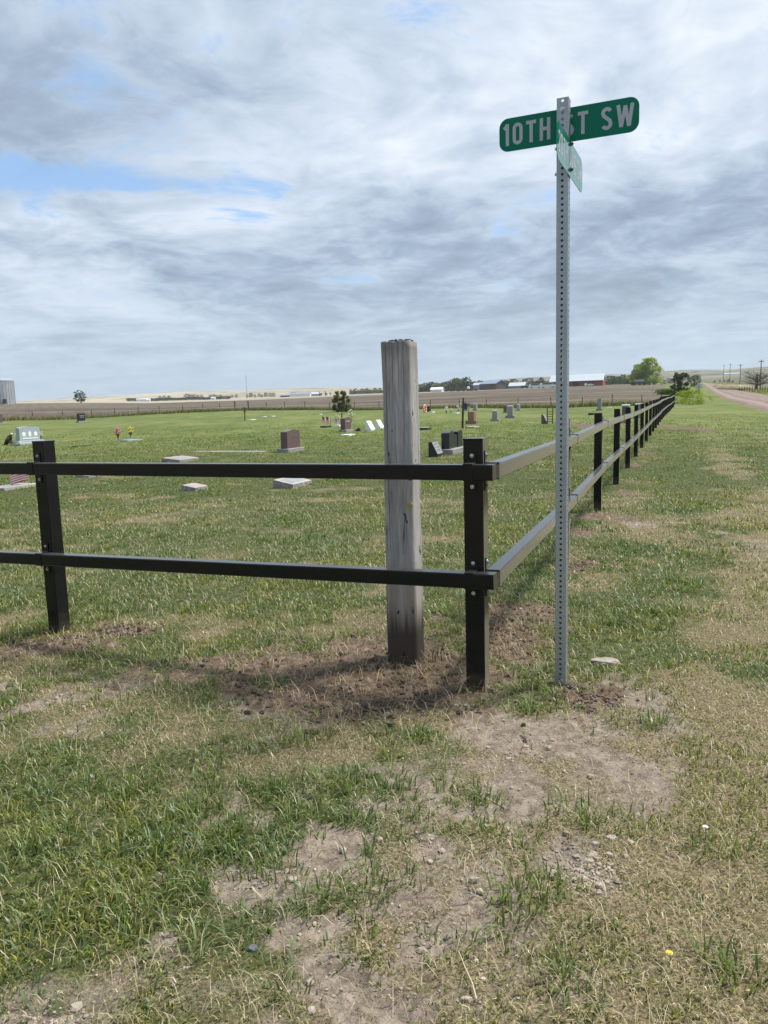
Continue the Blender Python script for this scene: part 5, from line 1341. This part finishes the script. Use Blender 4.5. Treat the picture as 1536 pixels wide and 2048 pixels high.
for side in (1,):   # white trim on the gable end nearest the road
    t = MB(); t.box((15.54, 0, 2.75), (.08, 12.0, .22)); t.build('trim', M['white_paint'], bx)
    t = MB()
    for sy in (-1, 1): t.add([(15.96, 0, 6.35), (15.96, sy*6.4, 2.42), (15.96, sy*6.4, 2.80), (15.96, 0, 6.75), (15.90, 0, 6.35), (15.90, sy*6.4, 2.42), (15.90, sy*6.4, 2.80), (15.90, 0, 6.75)], [(0, 1, 2, 3), (4, 7, 6, 5), (0, 4, 5, 1), (3, 2, 6, 7), (1, 5, 6, 2)])
    t.build('barge_board', M['white_paint'], bx)
    for dx in (-9, 0, 9): MB().box((dx, -6.03, 1.2), (3.4, .08, 2.6)).build('door', M['dark_wood'], bx)
building(986, 520, 14, 11, 3.8, 6.0, 'shed_dark', 'shed_blue', 'dark metal shed with a blue-grey roof left of the sign post', rad(-48), 'metal_shed')
MB()
building(875, 480, 7, 5, 1.5, 2.7, 'white_paint', 'white_paint', 'small low white building right of the timber post', rad(-20), 'shed')
building(956, 560, 5, 5, 3.6, 5.0, 'shed_blue', 'roof_white', 'small blue and white building at the left end of the dark metal shed', rad(-30), 'shed')
building(1036, 540, 11, 8, 1.8, 4.0, 'shed_wall', 'roof_white', 'small house with a pale hipped roof between dark shed and barn', rad(-25), 'house')
building(601, 1080, 30, 9, 3.0, 5.4, 'white_paint', 'shed_wall', 'pale long farm shed far away left of the round shrub', rad(-5), 'farm_shed')
building(625, 1120, 26, 9, 2.8, 5.0, 'shed_wall', 'roof_white', 'second pale farm shed just left of the round shrub', rad(4), 'farm_shed')
building(571, 1060, 12, 6, 2.2, 3.4, 'shed_dark', 'shed_wall', 'small brownish shed at the left end of the pale farm sheds', 0, 'farm_shed')
building(287, 960, 14, 6, 2.4, 3.6, 'white_paint', 'roof_white', 'white low shed in front of the left part of the hedge', 0, 'shed')
building(299, 950, 3.6, 3, 2.2, 3.0, 'white_paint', 'white_paint', 'little white hut right of the white low shed', 0, 'shed')
building(428, 940, 5, 4, 2.0, 3.0, 'white_paint', 'roof_white', 'tiny white and blue building at the right end of the hedge', 0, 'shed')
building(1462, 1500, 28, 8, 3.2, 4.0, 'white_paint', 'white_paint', 'long white building on the distant rise between the utility poles', rad(-20), 'long_shed')
def silo():
    Y = 330; p = onland(0, Y); root = empty('grain_bin', tuple(p), 0, 'corrugated grey grain bin cut by the left edge of the picture', 'silo')
    r = 30*Y/F; z1 = 44*Y/F; mb = MB(); pts = []; rr = []
    for i in range(61): pts.append((0, 0, -1+(z1+1)*i/60)); rr.append(r*(1.0 if i % 2 else .994))
    mb.tube(pts, rr, 64); o = mb.build('wall', simple('bin_steel', (.40, .42, .44), .45, metal=.35, var=.15, scale=.5, bscale=3), root)
    MB().tube([(0, 0, z1), (0, 0, z1+.25), (0, 0, z1+.30)], [r*1.005, r*1.005, r*.2], 64).build('roof', M['shed_wall'], root)
    for k in range(32):
        a = 2*math.pi*k/32; x, y = r*1.012*math.cos(a), r*1.012*math.sin(a); MB().box((x, y, z1/2), (.07, .07, z1-.1)).build('stiffener', M['shed_wall'], root)
    mb = MB()
    for zz in (.7, 1.1): mb.tube([(r*.97*math.cos(2*math.pi*k/32), r*.97*math.sin(2*math.pi*k/32), z1+zz) for k in range(33)], .05, 4)
    mb.build('railing', M['white_paint'], root)
    a = -1.05; x, y = r*1.04*math.cos(a), r*1.04*math.sin(a); mb = MB()
    for k in (-.3, .3): mb.tube([(x+k, y, 0), (x+k, y, z1)], .05, 4)
    mb.build('ladder', M['dark_metal'], root)
    MB().box((x+1.8, y+.7, 1.0), (1.2, .8, 2.0)).build('hatch', M['dark_metal'], root)
silo()
def pole(px, Y, hpx, label, dark=False, r=.13, arm=True, extra=0):
    p = onland(px, Y); root = empty('utility_pole', tuple(p), -rad(21), label, 'utility pole', 'utility poles along the road'); h = hpx*Y/F
    MB().tube([(0, 0, -.3), (0, 0, h*.5), (0, 0, h)], [r, r*.85, r*.65], 8).build('pole', M['dark_wood' if dark else 'pole_wood'], root)
    if arm:
        MB().box((0, -.12, h-.35), (1.1, .1, .12)).build('crossarm', M['dark_wood'], root)
        for dx in (-.45, .45): MB().tube([(dx, -.12, h-.29), (dx, -.12, h-.15)], .035, 6).build('insulator', M['white_paint'], root)
    return p, h
pole(1349, 88, 63, 'nearest utility pole, dark and right behind the end of the black fence', True, .10, False)
pole(1520, 170, 62, 'rightmost utility pole in front of the bare tree'); pole(1479, 260, 45, 'utility pole, second from the right'); pole(1458.5, 350, 38, 'utility pole crossing the left end of the white building'); pole(1446, 450, 32, 'farthest utility pole, leftmost across the road')
def mast():
    p = onland(495, 1000); root = empty('radio_mast', tuple(p), 0, 'very thin radio mast rising above the hills', 'mast'); h = 46*1000/F
    mb = MB()
    for k in range(3): a = 2.09*k; mb.tube([(.45*math.cos(a), .45*math.sin(a), 0), (.2*math.cos(a), .2*math.sin(a), h)], .11, 4)
    mb.build('lattice', M['shed_wall'], root)
mast()
def road_sign():
    p = onland(1397, 150); root = empty('road_sign', tuple(p), rad(-12), 'grey back of a diamond road sign at the left edge of the gravel road', 'road sign'); s = 150/F
    q = 8.0*s*1.0; zc = 11*s
    MB().prism([(-q, zc), (0, zc-q), (q, zc), (0, zc+q)], 0, .01).build('panel', simple('sign_back', (.45, .48, .5), .4, metal=.3), root)
    MB().box((0, -.03, zc/2+.1), (.06, .05, zc+q*.9)).build('post', M['dark_wood'], root)
road_sign()
def machine():
    p = onland(1276, 360); root = empty('seed_drill', tuple(p), rad(-8), 'dark farm machine with a long hopper parked in front of the willows', 'farm machine')
    MB().box((.4, 0, 2.0), (4.2, 1.2, .9), None, .1).build('hopper', M['shed_wall'], root); MB().box((.4, 0, 1.1), (4.4, 1.3, .5)).build('frame', M['dark_metal'], root)
    for x in (-2.6, -1.7, 2.6):
        MB().tube([(x, -.5, .6), (x, -.2, .6)], .62, 16).build('wheel', M['black_rubber'], root)
    MB().box((-2.6, 0, 1.0), (1.5, 1.4, 1.3), None, .15).build('cab', M['rusty'], root)
machine()
def vehicle(px, Y, L, h, mat, label, yaw=0.0, name='parked_car'):
    p = onland(px, Y); root = empty(name, tuple(p), yaw, label, 'vehicle')
    MB().prism([(-L/2, .35), (L/2, .35), (L/2, h*.55), (L*.34, h*.62), (L*.22, h), (-L*.42, h), (-L/2, h*.6)], -.9, .9).build('body', M[mat], root)
    MB().prism([(L*.31, h*.64), (L*.20, h*.95), (-L*.38, h*.95), (-L*.40, h*.64)], -.92, .92).build('windows', M['dark_metal'], root)
    for x in (-L*.3, L*.3):
        for y in (-.8, .8): MB().tube([(x, y-.12, .35), (x, y+.12, .35)], .35, 12).build('wheel', M['black_rubber'], root)
vehicle(1070, 440, 7, 2.4, 'white_paint', 'white camper parked left of the barn, left one of two', rad(8), 'camper'); vehicle(1096, 430, 9, 2.7, 'white_paint', 'white camper parked hard against the left end of the barn', rad(5), 'camper')
vehicle(1049, 470, 4.6, 1.8, 'dark_metal', 'dark car parked by the small house with pale roof', 0.0)
vehicle(1178, 440, 5, 1.7, 'white_paint', 'white car in front of the red barn wall', rad(10))
vehicle(898, 455, 4.6, 1.5, 'dark_metal', 'dark car at the left of the junk row beyond the field', rad(2)); vehicle(912, 450, 4.4, 1.4, 'dark_metal', 'second dark car right of the first in the junk row', rad(-5))
for i, (a, lab) in enumerate(((922, 'low dark scrap pile left of the white dome'), (938, 'low scrap pile right below the dark conifer'), (948, 'low scrap pile touching the blue and white building'))):
    p = onland(a, 450); mb = MB()
    for k in range(14): mb.ball((random.gauss(0, 1.4), random.gauss(0, .6), random.uniform(.1, .9)), (random.uniform(.3, .7),)*3, 7, 5, .5, k)
    o = mb.build('scrap_pile', M['rusty']); o.location = tuple(p); tag(o, lab, 'scrap pile', 'scrap piles beyond the field')
p = onland(937, 470); mb = MB(); mb.tube([(0, 0, 0), (0, 0, 1.9)], .9, 16); mb.ball((0, 0, 1.9), (.9, .9, .8), 16, 8); o = mb.build('feed_bin', M['white_paint']); o.location = tuple(p); tag(o, 'small white round-topped bin above the scrap row', 'bin')
# mounds with dry grass right of the road, and low wire fence there
def mound(px, Y, rx, ry, h, label, tint):
    p = onland(px, Y); n = 2600; a = rng.uniform(0, 6.28, n); q = rng.random(n)**.5; X = q*np.cos(a)*rx; Yv = q*np.sin(a)*ry; Z = h*(1-q**2)
    m1 = blades(X, Yv, rng.uniform(.2, .5, n), rng.uniform(.06, .14, n), rng.uniform(.2, .9, n), rng.uniform(0, 6.28, n), np.array(tint)*(.6+.6*rng.random((n, 1))), z=Z-.08)
    root = empty('mound', tuple(p), 0, label, 'mound'); g = blade_object('dry_grass', [m1]); g.parent = root
    for k in ('category', 'label', 'kind'):
        if k in g: del g[k]
    mb = MB(); mb.ball((0, 0, 0), (rx, ry, h), 22, 12, .1, 4); mb.build('earth', simple('mound_earth', (.22, .19, .12), .95, var=.35, scale=.8), root, True)
mound(1463, 200, 5.5, 5, 1.5, 'pale dry-grass mound on the right side of the road', (.36, .32, .19))
mound(1448, 228, 5, 4, 1.5, 'flatter dry-grass mound behind the first at the road bend', (.27, .26, .14))
def right_fence():
    root = empty('pasture_fence', tuple(onland(1500, 160)), 0, 'low dark post fence across the road near the bare tree', 'fence'); o0 = np.array(root.location); last = None; mb = MB()
    for i in range(16):
        px = 1478+i*5.2; Y = 172-i*.9; p = onland(px, Y)-o0
        MB().tube([tuple(p), tuple(p+np.array([0, 0, 1.15]))], .06, 6).build('post', M['dark_wood'], root)
        if last is not None:
            for z in (.4, .75, 1.05): mb.tube([tuple(last+np.array([0, 0, z])), tuple(p+np.array([0, 0, z]))], .012, 4)
        last = p
    mb.build('wire', M['wire'], root)
right_fence()

# ================================================================== AIR
zs = [(min(v.co.z for v in bpy.data.objects[n].data.vertices), max(v.co.z for v in bpy.data.objects[n].data.vertices)) for n in ('ground', 'field', 'hills')]
zlo = min(a for a, b in zs)-1.0; zhi = max(b for a, b in zs)+6.0
hb = MB().box((0, 0, (zlo+zhi)/2), (9600, 9600, zhi-zlo)).build('haze', None)
def haze_mat():
    m = bpy.data.materials.new('air'); m.use_nodes = True; m.node_tree.nodes.clear(); N = NT(m.node_tree)
    v = N.node('ShaderNodeVolumePrincipled', Color=(.80, .88, 1.0, 1), Density=.00012, Anisotropy=.2)
    N.node('ShaderNodeOutputMaterial', Volume=v.outputs[0]); return m
hb.data.materials.append(haze_mat()); tag(hb, kind='stuff')

# ================================================================== SMALL THINGS IN THE FOREGROUND
def rock(px, py, sx, sy, sz, mat, label, seed, name='rock', group=None):
    c = hit(px, py); me = bpy.data.meshes.new(name); bm = bmesh.new(); bmesh.ops.create_icosphere(bm, subdivisions=4, radius=1)
    for v in bm.verts:
        p = v.co.copy(); n1 = mnoise.noise(p*1.3+Vector((seed, 0, 0))); n2 = mnoise.noise(p*4+Vector((0, seed, 0)))
        v.co = Vector((p.x*(1+.28*n1+.08*n2), p.y*(1+.28*n1+.08*n2), min(p.z, .55+.12*n1)*(1+.1*n2)))
        v.co.x *= sx; v.co.y *= sy; v.co.z *= sz
    bm.to_mesh(me); bm.free(); o = link(name, me, M[mat]); o.location = (c[0], c[1], gz1(c[0], c[1])+sz*.15); tag(o, label, 'rock', group); return o
o = rock(1211, 1326, .082, .045, .030, 'rock', 'flat pale tan rock in the grass right of the sign post', 3)
rock(505, 1898, .014, .012, .012, 'grey_rock', 'small dark grey stone at the edge of the bare patch in the foreground', 5)
rock(1222, 1676, .02, .014, .012, 'rock', 'small pale stone at the right rim of the pebbly bare patch', 8)
rock(1190, 1690, .012, .010, .009, 'rock', 'smaller pale stone left of the pale rim stone', 9)
def strands():
    c = hit(868, 1325); root = empty('cut_cable', (c[0], c[1], gz1(c[0], c[1])), 0, 'black cable ends sticking out of the soil beside the timber post', 'cable')
    for dx, dy, h, l in ((.045, -.01, .115, .012), (-.005, 0, .07, .004), (.012, .02, .05, .01), (.028, .03, .05, -.004)):
        MB().tube([(dx, dy, -.02), (dx-.004, dy, h*.5), (dx+l, dy, h*.95), (dx+l*2.2, dy, h)], .0028, 6).build('strand', M['black_rubber'], root)
    c = hit(1021, 1243); o = MB().box((0, 0, .01), (.035, .03, .03), Matrix.Rotation(.3, 4, 'X') @ Matrix.Rotation(.25, 4, 'Y'), .003).build('plastic_scrap', M['black_rubber'])
    o.location = (c[0], c[1], gz1(c[0], c[1])+.006); tag(o, 'small black plastic scrap on the dug soil behind the corner post', 'scrap')
strands()
def stalk(pts, label, r=.0028):
    P = [hit(*q) for q in pts]; P = [(p[0], p[1], gz1(p[0], p[1])+.008+.004*i) for i, p in enumerate(P)]; c = P[0]
    mb = MB(); mb.tube([(p[0]-c[0], p[1]-c[1], p[2]-c[2]) for p in P], [r*(1-.18*i) for i in range(len(P))], 6)
    o = mb.build('dry_stalk', simple('dry_stalk', (.50, .42, .28), .8)); o.location = c; tag(o, label, 'stalk', 'dry stalks lying in the foreground'); return o
stalk([(953, 2005), (944, 1975), (930, 1945), (917, 1915)], 'long pale dry stalk lying at the bottom centre of the picture')
stalk([(1012, 1618), (985, 1604), (950, 1592)], 'thin dry stalk lying across the bare soil above the pebbles', .002)
stalk([(312, 1388), (310, 1372), (317, 1355)], 'short pale stalk standing out in the grass left of the dug strip', .002)
def dandelion(px, py, label, kind='petal_yellow', h=.05):
    c = hit(px, py); root = empty('wildflower', (c[0], c[1], gz1(c[0], c[1])), 0, label, 'flower')
    MB().tube([(0, 0, 0), (.003, 0, h*.5), (0, 0, h)], .0013, 6).build('stem', M['stem_green'], root); mb = MB()
    for k in range(14):
        a = 6.283*k/14; ca, sa = math.cos(a), math.sin(a)
        for q, z in ((.009, .002), (.006, .004)):
            mb.add([(0, 0, h), (ca*q-sa*.0016, sa*q+ca*.0016, h+z), (ca*q*1.1, sa*q*1.1, h+z*.8), (ca*q+sa*.0016, sa*q-ca*.0016, h+z)], [(0, 1, 2, 3)])
    mb.build('petals', M[kind], root)
dandelion(1338, 1936, 'yellow dandelion in the grass at lower right', h=.04); dandelion(1410, 1680, 'white little flower head in the grass at right', 'petal_white', .05)
